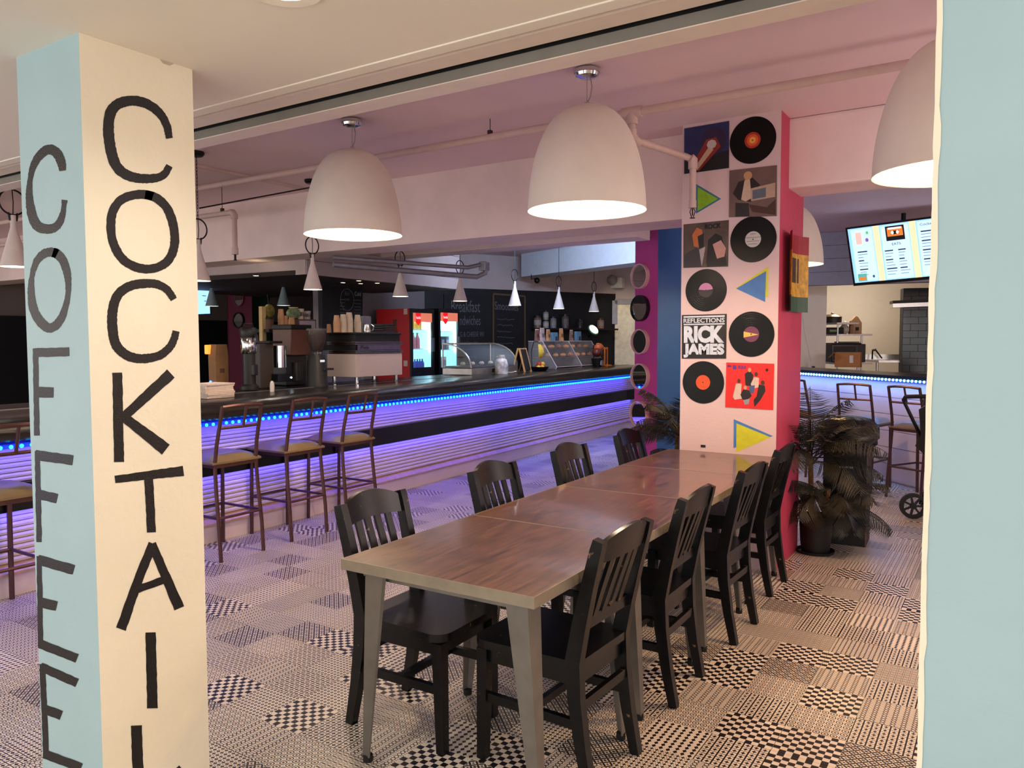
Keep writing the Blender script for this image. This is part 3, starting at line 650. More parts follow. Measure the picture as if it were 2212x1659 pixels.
# ---- curled poster on the magenta side
ps = thing('curled_poster', 'curled yellow, red and green poster pinned to the magenta column side', 'poster', (XB, 5.42, 2.0))
m = MB(); N = 8; vs = []; 
y0, y1 = 5.22, 5.70
ztop, zbot = onX(1706, 495, XB+.05).z, onX(1714, 672, XB+.05).z
bands = [(0, .24, 3), (.24, .42, 2), (.42, .8, 2), (.8, 1, 1)]
mats4 = [mat('poster_yellow', (214,176,60), .5), mat('poster_green', (52,84,66), .5), mat('poster_amber', (196,150,50), .5, var=.4, scale=20), mat('poster_red', (150,30,44), .5)]
def pp(u, v): return (XB+.012+.05*(1-math.sin(PI*u))**1.5, y0+(y1-y0)*u, ztop+(zbot-ztop)*v)
for v0, v1, mi in bands:
    for i in range(N): 
        a, b = i/N, (i+1)/N; m.add([pp(a, v0), pp(b, v0), pp(b, v1), pp(a, v1)], [(0,1,2,3)], mi)
sh = m.build('sheet', mats4, ps, world=True)
so = sh.modifiers.new('t', 'SOLIDIFY'); so.thickness = .0015
m = MB()
for i in range(N): a, b = .15+.7*i/N, .15+.7*(i+1)/N; f = lambda u, v: Vector(pp(u, v))+Vector((.002, 0, 0)); m.add([f(a,.3), f(b,.3), f(b,.62), f(a,.62)], [(0,1,2,3)])
m.build('print_panel', mat('poster_print_dark', (60,44,46), .5, var=.5, scale=30), ps, world=True)
# ================================================================== PORTHOLE MIRRORS on the far column
MIR = mat('mirror_glass', (230, 232, 236), .02, metal=1, var=.01); RIMW = mat('pale_pink_rim', (222, 176, 178), .5); RIMB = mat('black_rim', (16, 14, 18), .4)
zv = Vector((0, 0, 1))
mlab = ['round mirror in a pale rim, topmost on the pink column', 'round mirror in a black rim on the pink column', 'round mirror in a pale rim, third down the pink column', 'round mirror in a pale rim, fourth down the pink column', 'round mirror in a pale rim, lowest on the pink column behind the palm']
for k, (px, py, rpx) in enumerate(((1386,597,27),(1386,666,28),(1386,738,27),(1386,813,28),(1384,894,28))):
    c = on_plane(px, py, fc0, n1); r = rpx/FPX*(c-CAM).dot(_f); M = frame((0, 0, 0), zv.cross(n1), zv).to_3x3()
    base = c-n1*0
    t = thing('porthole_mirror', mlab[k], 'mirror', base, 0, 'porthole mirrors on the pink column'); dp = .045
    m = MB().lathe([(r, 0), (r, dp), (r*.92, dp), (r*.90, dp-.012), (r*.90, 0)], base, 28, 0, M); m.build('rim', RIMB if k == 1 else RIMW, t, world=True, smooth=40)
    m = MB().lathe([(0, dp-.014), (r*.905, dp-.014)], base, 28, 0, M); m.build('glass', MIR, t, world=True)
# ================================================================== SPRINKLER PIPES
PIPE = mat('white_painted_pipe', (214, 188, 182), .5, var=.05)
pz = ZC-.12; ppy = onz(1040, 300, pz).y
t = thing('sprinkler_pipe', 'white sprinkler pipe along the ceiling with a branch down the record column', 'pipe', (-3, ppy, pz))
xb = onz(1380, 252, pz).x
MB().tube([(-13, ppy, pz), (4.5, ppy, pz)], .024, 12).build('main_run', PIPE, t, world=True, smooth=50)
MB().tube([(xb-.06, ppy, pz), (xb+.06, ppy, pz)], .034, 12).tube([(xb, ppy, pz), (xb, ppy, pz-.07)], .034, 12).build('tee', PIPE, t, world=True, smooth=50)
yh = YA-.10; e1 = onY(1497, 345, yh); hb = onY(1491, 440, yh)
MB().tube([(xb, ppy, pz-.06), (xb, ppy, pz-.12), (xb+.02, ppy+.03, pz-.16), (e1.x-.03, yh-.03, e1.z+.015), (e1.x, yh, e1.z), (e1.x, yh, e1.z-.04), (e1.x, yh, hb.z)], .022, 12).build('branch', PIPE, t, world=True, smooth=50)
MB().tube([(e1.x-.012, yh-.012, e1.z+.01), (e1.x, yh, e1.z), (e1.x, yh, e1.z-.06)], .031, 12).build('elbow', PIPE, t, world=True, smooth=50)
MB().tube([(xb, ppy, pz-.10), (xb, ppy, pz-.15), (xb+.03, ppy+.045, pz-.175)], .031, 12).build('elbow', PIPE, t, world=True, smooth=50)
MB().cyl((e1.x, yh, hb.z-.03), .026, .05, 12).build('reducer', PIPE, t, world=True, smooth=40)
BRONZE = mat('dark_sprinkler_metal', (40, 34, 30), .4, metal=.8)
m = MB(); z = hb.z-.03
for s in (-1, 1): m.tube([(e1.x+s*.008, yh, z), (e1.x+s*.018, yh, z-.025), (e1.x+s*.006, yh, z-.06)], .003, 6)
m.cyl((e1.x, yh, z-.068), .018, .004, 14).cyl((e1.x, yh, z-.05), .004, .05, 8); m.build('sprinkler_head', BRONZE, t, world=True)
xh = onz(1062, 298, pz).x
MB().bb((xh-.012, ppy-.014, pz+.0), (xh+.012, ppy+.014, pz+.045)).tube([(xh, ppy, pz+.03), (xh, ppy, ZC)], .003, 6).build('hanger', mat('hanger_steel', (70,60,60), .5, metal=.6), t, world=True)
# second pipe on the left
pb = onz(480, 446, 2.78); py2 = pb.y
xl = onY(506, 458, py2)
t = thing('sprinkler_drop', 'short white sprinkler drop pipe beside the lettered column', 'pipe', (xl.x, py2, xl.z))
MB().tube([(-13, py2, xl.z), (xl.x-.03, py2, xl.z), (xl.x, py2, xl.z-.03), (xl.x, py2, onY(508,545,py2).z)], .024, 12).build('run', PIPE, t, world=True, smooth=50)
MB().tube([(xl.x-.05, py2, xl.z), (xl.x-.02, py2, xl.z-.004), (xl.x, py2, xl.z-.03), (xl.x, py2, xl.z-.06)], .032, 12).build('elbow', PIPE, t, world=True, smooth=50)
zz = onY(508,545,py2).z
MB().cyl((xl.x, py2, zz-.02), .03, .06, 12).build('reducer', PIPE, t, world=True); MB().cyl((xl.x, py2, zz-.07), .01, .05, 8).cyl((xl.x, py2, zz-.075), .018, .005, 10).build('sprinkler_head', BRONZE, t, world=True)
xk = onY(480,446,py2).x; MB().bb((xk-.012, py2-.014, xl.z), (xk+.012, py2+.014, xl.z+.05)).tube([(xk, py2, xl.z+.04), (xk, py2, ZC)], .003, 6).build('hanger', mat('hanger_steel', (70,60,60)), t, world=True)
# ================================================================== BAR COUNTER
BPTS = [(-4.90, .3), (-5.0, 2.2), (-5.06, 3.6), (-5.09, 4.4), (-5.22, 6.6), (-5.36, 9.2), (-5.50, 12.0), (-5.47, 12.5), (-5.40, 12.85)]
def bar_at(Y):
    for (x0, y0), (x1, y1) in zip(BPTS, BPTS[1:]):
        if y0 <= Y <= y1: return x0+(x1-x0)*(Y-y0)/(y1-y0)
    return BPTS[0][0] if Y < BPTS[0][1] else BPTS[-1][0]
def path_extrude(prof, pts, mb=None):
    """prof: closed list of (offset to the customer side, z); swept along the bar's plan line"""
    mb = mb or MB(); n = len(prof); vs = []; fs = []
    for i, (x, y) in enumerate(pts):
        a = pts[max(0, i-1)]; b = pts[min(len(pts)-1, i+1)]; d = Vector((b[0]-a[0], b[1]-a[1])).normalized(); nx, ny = d.y, -d.x
        for o, z in prof: vs.append((x+nx*o, y+ny*o, z))
    for i in range(len(pts)-1):
        for j in range(n): fs.append((i*n+j, i*n+(j+1) % n, (i+1)*n+(j+1) % n, (i+1)*n+j))
    fs += [tuple(reversed(range(n))), tuple(range((len(pts)-1)*n, len(pts)*n))]
    mb.add(vs, fs); return mb
PANEL = mat('white_ribbed_panel', (218, 200, 208), .45, var=.04, scale=5)
BAND = mat('black_gloss_band', (10, 10, 12), .3)
def bar_wood():
    m = bpy.data.materials.new('black_grained_bar_top'); m.use_nodes = True; nt = m.node_tree; b = nt.nodes['Principled BSDF']
    tc = nd(nt, 'ShaderNodeTexCoord'); mp = nd(nt, 'ShaderNodeMapping'); mp.inputs['Scale'].default_value = (6, 1.2, 6); nt.links.new(tc.outputs['Object'], mp.inputs[0])
    n = nd(nt, 'ShaderNodeTexNoise'); n.inputs['Scale'].default_value = 5; n.inputs['Detail'].default_value = 7; n.inputs['Distortion'].default_value = 1.2; nt.links.new(mp.outputs[0], n.inputs['Vector'])
    cr = nd(nt, 'ShaderNodeValToRGB'); cr.color_ramp.elements[0].color = rgb((10, 9, 10)); cr.color_ramp.elements[1].color = rgb((38, 34, 33)); nt.links.new(n.outputs[0], cr.inputs[0]); nt.links.new(cr.outputs[0], b.inputs['Base Color'])
    b.inputs['Roughness'].default_value = .26; bp = nd(nt, 'ShaderNodeBump'); bp.inputs['Strength'].default_value = .5; bp.inputs['Distance'].default_value = .006; nt.links.new(n.outputs[0], bp.inputs['Height']); nt.links.new(bp.outputs[0], b.inputs['Normal'])
    return m
BTOP = bar_wood()
bar = thing('bar_counter', 'long bar with black top, white ribbed front and black band, lit blue from below', 'bar counter', (-5.06, 3.6, 0))
path_extrude([(-.02, .0), (-.02, .90), (-.95, .90), (-.95, 0)], BPTS).build('carcass', PANEL, bar, world=True)
path_extrude([(.012, 0), (.012, .135), (-.02, .135), (-.02, 0)], BPTS).build('plinth', PANEL, bar, world=True)
path_extrude([(.04, .135), (.045, .15), (.02, .175), (-.02, .195), (-.02, .135)], BPTS).build('foot_ledge', mat('tan_ledge', (196,160,140), .5), bar, world=True)
def rib(z0, z1): path_extrude([(-.02, z0), (.004, z0+.003), (.008, (z0+z1)/2), (.004, z1-.003), (-.02, z1)], BPTS).build('rib_board', PANEL, bar, world=True)
for k in range(9): rib(.20+k*.035, .20+(k+1)*.035)
for k in range(5): rib(.68+k*.030, .68+(k+1)*.030)
path_extrude([(-.02, .515), (.05, .515), (.05, .68), (-.02, .68)], BPTS).build('black_band', BAND, bar, world=True)
path_extrude([(-.02, .83), (.01, .83), (.01, .905), (-.02, .905)], BPTS).build('frieze', PANEL, bar, world=True)
lip = [(-1.02, 1.045), (-1.02, 1.075), (-.455, 1.075), (-.45, 1.08), (.05, 1.08), (.105, 1.072), (.15, 1.05), (.172, 1.01), (.165, .965), (.14, .93), (.10, .922), (-.02, .922), (-.02, 1.045)]
path_extrude(lip, BPTS).build('bar_top', BTOP, bar, world=True, smooth=50)
path_extrude([(-.462, 1.084), (-.462, 1.07), (-.45, 1.07), (-.45, 1.084)], BPTS).build('steel_edging', mat('steel_edging', (170,165,160), .3, metal=.8), bar, world=True)
# LED strip
LEDC = mat('cyan_led', (40, 190, 255), .3, emit=(24, 176, 255), es=9); LEDT = mat('blue_led_tape', (10, 40, 220), .4, emit=(0, 30, 255), es=3.0)
led = thing('led_strip', 'glowing blue LED strip under the front edge of the bar top', 'light strip', (-4.9, 3.5, .9))
zl = .914
LP = [p for p in BPTS if p[1] < 12.3]; LP[-1] = (bar_at(12.05), 12.05)
path_extrude([(.128, zl-.011), (.152, zl-.010), (.152, zl+.010), (.128, zl+.011)], LP).build('tape', LEDT, led, world=True)
me = None; Y = .6; k = 0
while Y < 12.0:
    x = bar_at(Y)+.154
    if me is None:
        o = MB().ball((0, 0, 0), .0115, n=5).build('led', LEDC, led); me = o.data; WM_led = o
    else:
        o = bpy.data.objects.new('led', me); C.objects.link(o); o.parent = led
    o.location = (x+4.9, Y-3.5, zl-.9); k += 1; Y += .058
    if k > 215: break
def strip_light(name, o, z, y0, y1, power, aim, col=(.05, .045, 1.0), sz=.02):
    n = 9
    for i in range(n):
        a = y0+(y1-y0)*i/n; b = y0+(y1-y0)*(i+1)/n; ym = (a+b)/2; loc = (bar_at(ym)+o, ym, z)
        L = light(name, 'AREA', loc, power/n, col, b-a, None, sz)
        d = Vector((bar_at(b)-bar_at(a), b-a, 0)).normalized(); z_ = -Vector(aim).normalized(); y_ = z_.cross(d).normalized()
        L.matrix_world = Matrix(((d.x, y_.x, z_.x, loc[0]), (d.y, y_.y, z_.y, loc[1]), (d.z, y_.z, z_.z, loc[2]), (0, 0, 0, 1)))
LEDP = 26
strip_light('led_wash', .12, .905, .6, 12.0, LEDP, (-.15, 0, -1))
strip_light('led_under_band', .040, .508, .6, 12.2, LEDP*.9, (-.3, 0, -1))
# ================================================================== BAR STOOLS
BRZ = mat('bronze_brown_tube', (84, 54, 52), .42, metal=.5, var=.1); CUSH = mat('olive_vinyl_cushion', (118, 98, 70), .42, var=.1, scale=20)
def make_stool():
    t = thing('bar_stool', 'x', 'bar stool')
    for s in (-1, 1):
        MB().tube([(-.235, .18*s, 0), (-.222, .18*s, .22), (-.192, .175*s, .5), (-.18, .172*s, .67), (-.198, .168*s, .80), (-.265, .162*s, 1.075)], .0145, 6).build('back_leg', BRZ, t, smooth=50)
        MB().tube([(.225, .18*s, 0), (.21, .178*s, .66)], .0145, 6).build('front_leg', BRZ, t, smooth=50)
        MB().tube([(-.222, .18*s, .30), (.217, .18*s, .30)], .010, 6).build('side_footrest', BRZ, t)
    for x in (-.218, .218): MB().tube([(x, -.18, .30 if x < 0 else .30), (x, .18, .30)], .010, 6).build('footrest', BRZ, t)
    MB().tube([(-.265, -.162, 1.07), (-.282, -.08, 1.078), (-.287, 0, 1.08), (-.282, .08, 1.078), (-.265, .162, 1.07)], .013, 6).build('top_rail', BRZ, t, smooth=50)
    MB().tube([(-.228, -.165, .925), (-.243, 0, .925), (-.228, .165, .925)], .011, 6).build('mid_rail', BRZ, t, smooth=50)
    MB().tube([(-.243, -.02, .925), (-.287, -.02, 1.078)], .010, 6).build('back_spindle', BRZ, t)
    m = MB(); N = 8; vs = []; fs = []
    for i in range(N+1):
        for j in range(N+1):
            u, v = -1+2*i/N, -1+2*j/N; e = (1-abs(u)**4)*(1-abs(v)**4); vs.append((.015+u*.215, v*.205, .685+.05*e**.5))
    for i in range(N):
        for j in range(N): a = i*(N+1)+j; fs.append((a, a+N+1, a+N+2, a+1))
    m.add(vs, fs); m.bb((-.2, -.205, .672), (.23, .205, .686)); m.build('cushion', CUSH, t, smooth=60)
    MB().bb((-.19, -.185, .645), (.22, .185, .672)).build('seat_frame', BRZ, t)
    return t
st0 = make_stool()
sp = [((-4.775, 3.51), PI, 'bronze bar stool with olive cushion, nearest to the lettered column at the bar'),
      ((-4.795, 4.15), PI, 'bronze bar stool with olive cushion, middle of three in front of the bar'),
      ((-4.83, 4.77), PI, 'bronze bar stool with olive cushion, farthest along the bar'),
      ((-4.71, 2.0), PI, 'bronze bar stool with olive cushion glimpsed left of the lettered column'),
      ((-1.26, 8.60), math.radians(75), 'bronze bar stool in front of the plank counter, beside the palm'),
      ((-.72, 8.34), math.radians(60), 'bronze bar stool in front of the plank counter, behind the stroller'),
      ((-1.93, 9.22), math.radians(60), 'bronze bar stool at the plank counter, half hidden by palm leaves')]
for i, (p, a, lab) in enumerate(sp):
    o = st0 if i == 0 else dup(st0, (p[0], p[1], 0), a)
    o.location = (p[0], p[1], 0); o.rotation_euler = (0, 0, a); tag(o, lab, 'bar stool', 'bar stools')
# ================================================================== CONE PENDANTS over the bar
CONE = mat('white_concrete_cone', (222, 208, 204), .7, var=.04, scale=20); CONEB = mat('blue_grey_cone', (128, 146, 152), .7)
BLK = mat('black_metal', (14, 13, 14), .45, metal=.3); GLOW = mat('cool_white_glow', (255, 250, 240), .4, emit=(255, 244, 226), es=14)
def make_cone(label, loc, zc, shade=CONE, power=5, group='cone pendants over the bar', ring=0.2):
    t = thing('cone_pendant', label, 'pendant lamp', loc, 0, group)
    MB().lathe([(.084, 0), (.017, .245), (.016, .32), (.0, .322)], n=24).build('shade', shade, t, smooth=40)
    MB().lathe([(0, .012), (.079, .010)], n=24).build('diffuser', GLOW, t)
    MB().tube([(0, .078*math.cos(a), .40+.078*math.sin(a)) for a in [2*PI*i/28 for i in range(28)]], .0055, 6, closed=True).build('ring', BLK, t, smooth=60)
    for s in (-1, 1): MB().tube([(0, s*.02, .285), (0, s*.026, .335)], .006, 6).build('ring_lug', BLK, t)
    MB().tube([(0, 0, .32), (.004, .002, .40), (0, 0, .478)], .003, 6).build('flex', BLK, t)
    zt = zc-loc[2]
    m = MB(); z = .478; i = 0
    while z < zt-.03 and i < 60:
        d = Vector((1, 0, 0)) if i % 2 else Vector((0, 1, 0)); m.tube([Vector((0, 0, z+.013))+d*.006*math.cos(a)+Vector((0, 0, .016*math.sin(a))) for a in [2*PI*k/8 for k in range(8)]], .0022, 4, closed=True); z += .026; i += 1
    m.build('chain', BLK, t)['kind'] = 'stuff'
    MB().lathe([(0, zt-.035), (.045, zt-.035), (.06, zt-.02), (.06, zt), (0, zt)], n=12).build('ceiling_cap', BLK, t, smooth=30)
    if power: light('cone_glow', 'SPOT', (loc[0], loc[1], loc[2]+.0), power, (1, .90, .76), .06, (loc[0], loc[1], 0), spot=120, blend=.6)
    return t
zb = 1.99; cones = []
for (px, py) in ((676, 637), (865, 642), (994, 650), (1112, 656), (1207, 662), (1283, 669)):
    d = ray(px, py); Y = 5.0
    for _ in range(20): Y = d.y/d.x*(bar_at(Y)-.26)
    cones.append((bar_at(Y)-.26, Y))
names = ['white cone pendant with ring over the grinder', 'white cone pendant with ring left of the drinks fridges', 'white cone pendant with ring over the curved glass case', 'white cone pendant with ring above the folding sign', 'white cone pendant with ring over the pastry case', 'white cone pendant with ring nearest the pale doorway']
for (x, y), nm in zip(cones, names): make_cone(nm, (x, y, zb), ZC if y > 5.9 or y < 5.2 else 2.385, power=10)
q = onz(432, 619, zb+.01); make_cone('white cone pendant just showing past the lettered column edge', (bar_at(3.4)-.28, onX(431, 619, bar_at(3.4)-.28).y, zb), ZC, power=10)
yq = onX(33, 597, bar_at(2)-.28).y; make_cone('white cone pendant glimpsed left of the lettered column', (bar_at(2)-.28, yq, zb), ZC, power=10)
# ================================================================== BEHIND THE BAR
def onbar(px, o, ref=740):
    d = ray(px, ref); Y = 6.0
    for _ in range(30): Y = d.y/d.x*(bar_at(Y)+o)
    return Vector((bar_at(Y)+o, Y, 0))
def zat(p, py):
    q = Vector((p[0], p[1], 0))-Vector((0, 0, 0)); a = q.x*_f.x+q.y*_f.y; b = q.x*_u.x+q.y*_u.y; k = FH/2-py
    return CAMZ+(k*a-FPX*b)/(FPX*_u.z-k*_f.z)
def dep(p): return (Vector((p[0], p[1], 1.3))-CAM).dot(_f)
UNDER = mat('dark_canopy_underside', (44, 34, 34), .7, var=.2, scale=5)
FASC = mat('fascia_board_paint', (188, 172, 170), .65, var=.06, scale=4)
zk = 2.23
def fx(Y): return bar_at(Y)-1.16
YC = [5.775, 6.6, 7.6, 8.7]
path_pts = [(fx(y), y) for y in YC]
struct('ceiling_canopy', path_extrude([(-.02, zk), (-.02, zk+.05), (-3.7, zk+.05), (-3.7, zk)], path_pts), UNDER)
for k in range(5):   # fascia boards
    z0 = zk-.0+k*.15; tag(path_extrude([(0, z0+.003), (.012, z0+.003), (.012, z0+.148), (0, z0+.15), (-.02, z0+.15), (-.02, z0)], path_pts).build('trim_%d' % (11+k), FASC), kind='structure')
struct('trim_16', MB().bb((-10.2, 5.766, zk), (fx(5.775), 5.775, 2.40)), FASC)
SPOT = mat('spot_glow', (255, 240, 220), .4, emit=(255, 226, 186), es=20)
lab = ['small glowing ceiling spot left of the hanging menu board', 'small glowing ceiling spot above the middle of the hanging menu board', 'small ceiling spot near the right end of the menu board', 'upper of two close ceiling spots at the menu board end', 'ceiling spot between menu board and fridges']
for (px, py), lb in zip(((553, 595), (741, 610), (779, 612), (775, 606), (815, 611)), lab):
    p = onz(px, py, zk-.004)
    t = thing('ceiling_spot', lb, 'spot light', p, 0, 'spots under the bar canopy')
    MB().lathe([(.034, .004), (.046, .004), (.046, -.006), (.034, -.004)], n=18).build('bezel', BLK, t); MB().lathe([(0, -.002), (.034, -.002)], n=18).build('lens', SPOT, t)
    light('spot_beam', 'SPOT', p-Vector((0, 0, .01)), 6, (1, .85, .66), .03, p-Vector((0, 0, 1)), spot=95)
# ---- back walls
GREYW = mat('dim_grey_wall', (132, 124, 128), .7, var=.05)
struct('wall_back_1', MB().bb((-8.15, 7.55, 0), (-8.05, 10.0, zk+.6)), GREYW)
A, B = Vector((-8.05, 9.85, 0)), Vector((-6.35, 13.45, 0)); dAB = (B-A).normalized(); nAB = Vector((dAB.y, -dAB.x, 0))
def wall_box(mb, a, b, z0, z1, th): mb.prism([(a.x, a.y), (b.x, b.y), (b.x-nAB.x*th, b.y-nAB.y*th), (a.x-nAB.x*th, a.y-nAB.y*th)], z0, z1); return mb
struct('wall_back_2', wall_box(MB(), A, B, 0, 2.40, .1), BLACKW)
struct('wall_back_3', wall_box(MB(), A, B, 2.40, ZC, .08), FASC)
def onAB(px, py, off=0): d = ray(px, py); p0 = A+nAB*off; return CAM+d*((p0-CAM).dot(nAB)/d.dot(nAB))
CHALK = mat('chalk', (170, 168, 170), .9, var=.3, scale=90); CHALKD = mat('faded_chalk', (104, 102, 108), .9, var=.4, scale=90)
BOARD = mat('chalkboard_black', (17, 17, 21), .65, var=.35, scale=6)
def chalkboard(name, label, c4, planef, words, scrib, frame_m=None):
    a, b, c, d = [planef(*p) for p in c4]; cen = (a+b+c+d)/4; nn = (b-a).cross(d-a).normalized()
    if nn.dot(CAM-cen) < 0: nn = -nn
    t = thing(name, label, 'chalkboard', cen)
    m = MB(); vs = [a, b, c, d]+[p+nn*.02 for p in (a, b, c, d)]; m.add(vs, [(0,1,2,3),(7,6,5,4),(0,4,5,1),(1,5,6,2),(2,6,7,3),(3,7,4,0)]); m.build('board', BOARD, t, world=True)
    Q = lambda u, v: (a*(1-u)+b*u)*(1-v)+(d*(1-u)+c*u)*v+nn*.022
    for (s, u, v, wd, ht, mt) in words: text('chalk_lettering', s, mt, frame(Q(u, v), b-a, a-d), .1, t, width=wd*(b-a).length, height=ht*(a-d).length)
    r = random.Random(5)
    for (u, v, wd) in scrib:
        m = MB(); n = 14; pts = []; x0 = u
        for i in range(n): pts.append(Q(u+wd*i/(n-1), v+r.uniform(-.008, .008)))
        m.tube(pts, .0045, 4); m.build('chalk_line', CHALKD, t, world=True)
    if frame_m:
        for p, q in ((a, b), (b, c), (c, d), (d, a)): m = MB(); m.bar(p+nn*.015, q+nn*.015, .03, .03, up=nn); m.build('frame_rail', frame_m, t, world=True)
    return t, Q
XB1 = -7.3
fbd = lambda x, y: onX(x, y, XB1)
t, Q = chalkboard('menu_chalkboard', 'hanging black menu board headed Cold behind the coffee machine', [(694, 617), (781, 622), (781, 757), (694, 757)], fbd, [('Cold', .87, .1, .16, .07, CHALK), ('Hot', .60, .1, .12, .07, CHALKD), ('COFFEE', .60, .2, .12, .035, CHALKD)], [(.42, .2+.052*i, .12) for i in range(11)]+[(.78, .2+.052*i, .17) for i in range(12)]+[(.56, .4+.052*i, .14) for i in range(8)])
m = MB(); n = 26; c0 = Q(.60, .2); ex = (Q(1, .2)-Q(0, .2)).normalized()
m.tube([c0+ex*.12*math.cos(2*PI*i/n)+Vector((0, 0, .14*math.sin(2*PI*i/n))) for i in range(n)], .005, 4, closed=True); m.build('chalk_ring', CHALKD, t, world=True)
for u in (.02, .5): m = MB(); p = Q(u, 0); m.tube([p, (p.x, p.y, zk)], .008, 6); m.build('hanging_rod', BLK, t, world=True)
chalkboard('menu_chalkboard', 'black wall menu with faded chalk heading Breakfast Sandwiches', [(958, 635), (1058, 637), (1058, 850), (958, 850)], lambda x, y: onAB(x, y, .0), [('Breakfast', .46, .12, .62, .12, CHALKD), ('Sandwiches', .5, .26, .56, .10, CHALKD), ('EGG & CHEESE W/', .55, .40, .62, .05, CHALKD)], [(.3, .48+.075*i, .42) for i in range(5)])
chalkboard('menu_chalkboard', 'framed black menu board headed Smoothies beside the shelf of jars', [(1064, 635), (1132, 640), (1132, 812), (1064, 812)], lambda x, y: onAB(x, y, .0), [('Smoothies', .42, .14, .74, .10, CHALKD)], [(.12, .30+.075*i, .55-.05*(i % 3)) for i in range(8)], mat('dark_wood_frame', (92, 70, 46), .6))
# ---- drinks fridges
RED = mat('red_fridge_side', (190, 22, 30), .35, var=.04); BKM = mat('black_fridge_body', (16, 16, 22), .35); COLD = mat('cold_lit_interior', (190, 235, 245), .6, emit=(150, 226, 245), es=1.15)
LEDW = mat('white_led', (255, 255, 255), .4, emit=(225, 248, 255), es=9); CRT = mat('lit_header_print', (180, 90, 70), .5, emit=(214, 120, 92), es=.8)
FXF = -7.2
def fyat(px): return onX(px, 720, FXF).y
def fridge(label, px0, px1, side):
    y0, y1 = fyat(px0), fyat(px1); xm = FXF; x0 = -7.86; z1 = zat((FXF, y0), 666); zb_ = zat((FXF, (y0+y1)/2), 792)-.05
    t = thing('drinks_fridge', label, 'fridge', ((xm+x0)/2, (y0+y1)/2, 0), 0, 'drinks fridges')
    m = MB()
    m.bb((x0, y0+.004, 0), (xm-.03, y0+.03, z1)); m.build('side_panel', RED if side else BKM, t, world=True)
    m = MB().bb((x0, y1-.03, 0), (xm-.03, y1-.002, z1)); m.build('side_panel', BKM, t, world=True)
    MB().bb((x0, y0+.03, 0), (x0+.03, y1-.03, z1)).bb((x0+.03, y0+.03, z1-.05), (xm-.03, y1-.03, z1)).bb((x0+.03, y0+.03, 0), (xm-.03, y1-.03, zb_)).build('cabinet', BKM, t, world=True)
    MB().bb((x0+.03, y0+.031, zb_), (x0+.04, y1-.031, z1-.05)).build('lit_back', COLD, t, world=True)
    MB().bb((x0+.04, y0+.031, zb_), (xm-.04, y0+.036, z1-.05)).build('lit_wall', COLD, t, world=True)
    MB().bb((x0+.04, y1-.036, zb_), (xm-.04, y1-.031, z1-.05)).build('lit_wall', COLD, t, world=True)
    fr = .045; d0 = zb_-.02
    for a, b in (((y0, d0), (y0+fr, z1)), ((y1-fr, d0), (y1, z1)), ((y0+fr, z1-.06), (y1-fr, z1)), ((y0+fr, d0), (y1-fr, d0+.06))):
        MB().bb((xm-.03, a[0], a[1]), (xm, b[0], b[1])).build('door_frame', BKM, t, world=True)
    MB().bb((xm-.03, y0, 0), (xm, y1, d0-.003)).build('kick_plate', BKM, t, world=True)
    hd = MB().bb((xm-.02, y0+fr, z1-.19), (xm-.004, y1-fr, z1-.06)).build('header_sign', CRT, t, world=True)
    yc = y0+fr+.12
    MB().prism([(yc-.055, z1-.06), (yc+.055, z1-.06), (yc+.055, z1-.19), (yc, z1-.24), (yc-.055, z1-.19)], xm-.004, xm-.001, lambda u, v, w: (w, u, v)).build('red_tag', mat('lit_red_tag', (230, 20, 30), .5, emit=(230, 20, 30), es=.7), t, world=True)
    text('tag_lettering', 'Coca-Cola', mat('lit_white_print', (255, 255, 255), .5, emit=(255, 240, 240), es=.8), frame((xm+.0005, yc, z1-.13), (0, 1, 0), (0, 0, 1)), .05, t, width=.095)
    gl = MB().bb((xm-.022, y0+fr, d0+.06), (xm-.016, y1-fr, z1-.19)).build('glass_door', mat('fridge_glass', (200, 230, 240), .05, alpha=.06, var=0), t, world=True)
    for k in range(12): MB().ball((xm-.05, y1-fr-.02, zb_+.27+k*.027), .0125, n=5).build('door_led', LEDW, t, world=True)
    shz = [zb_+.30, zb_+.58]
    for z in shz: MB().bb((x0+.05, y0+.04, z), (xm-.08, y1-.04, z+.012)).build('wire_shelf', mat('white_wire_shelf', (225, 240, 245), .4), t, world=True)
    MB().bb((xm, y1-fr-.01, z1-.62), (xm+.03, y1-fr+.02, z1-.42)).build('door_handle', mat('grey_handle', (70, 70, 80), .4), t, world=True)
    light('fridge_glow', 'AREA', (xm-.30, (y0+y1)/2, z1-.10), 7, (.62, .93, 1.0), .3, ((xm-.25), (y0+y1)/2, 0), .3)
    return t, y0, y1, z1, zb_, shz
f1 = fridge('tall black drinks fridge with red side, glowing pale blue inside, left of two', 888, 938, True)
f2 = fridge('tall black glass-door fridge with dark drink cartons, right of two', 948, 993, False)
t, y0, y1, z1, zb_, shz = f1
# bottle picture and stickers on the red side
bx = [onY(p[0], p[1], y0+.004) for p in ((853, 690), (853, 780))]
cx, zt_, zb2 = bx[0].x, bx[0].z, bx[1].z; hh = zt_-zb2
prof = [(-.035,0),(-.075,.03),(-.075,.35),(-.06,.45),(-.06,.52),(-.07,.6),(-.035,.78),(-.03,.95),(-.034,1),(.034,1),(.03,.95),(.035,.78),(.07,.6),(.06,.52),(.06,.45),(.075,.35),(.075,.03),(.035,0)]
MB().prism([(cx+u*1.1, zb2+v*hh) for u, v in prof], y0+.0036, y0+.0012, lambda u, v, w: (u, w, v)).build('bottle_picture', mat('bottle_print', (92, 34, 22), .4, var=.5, scale=14), t, world=True)
text('bottle_lettering', 'Coca-Cola', mat('white_print', (235, 225, 215), .5), frame((cx, y0+.0008, zb2+hh*.52), (1, 0, 0), (0, 0, 1)), .05, t, width=.15)
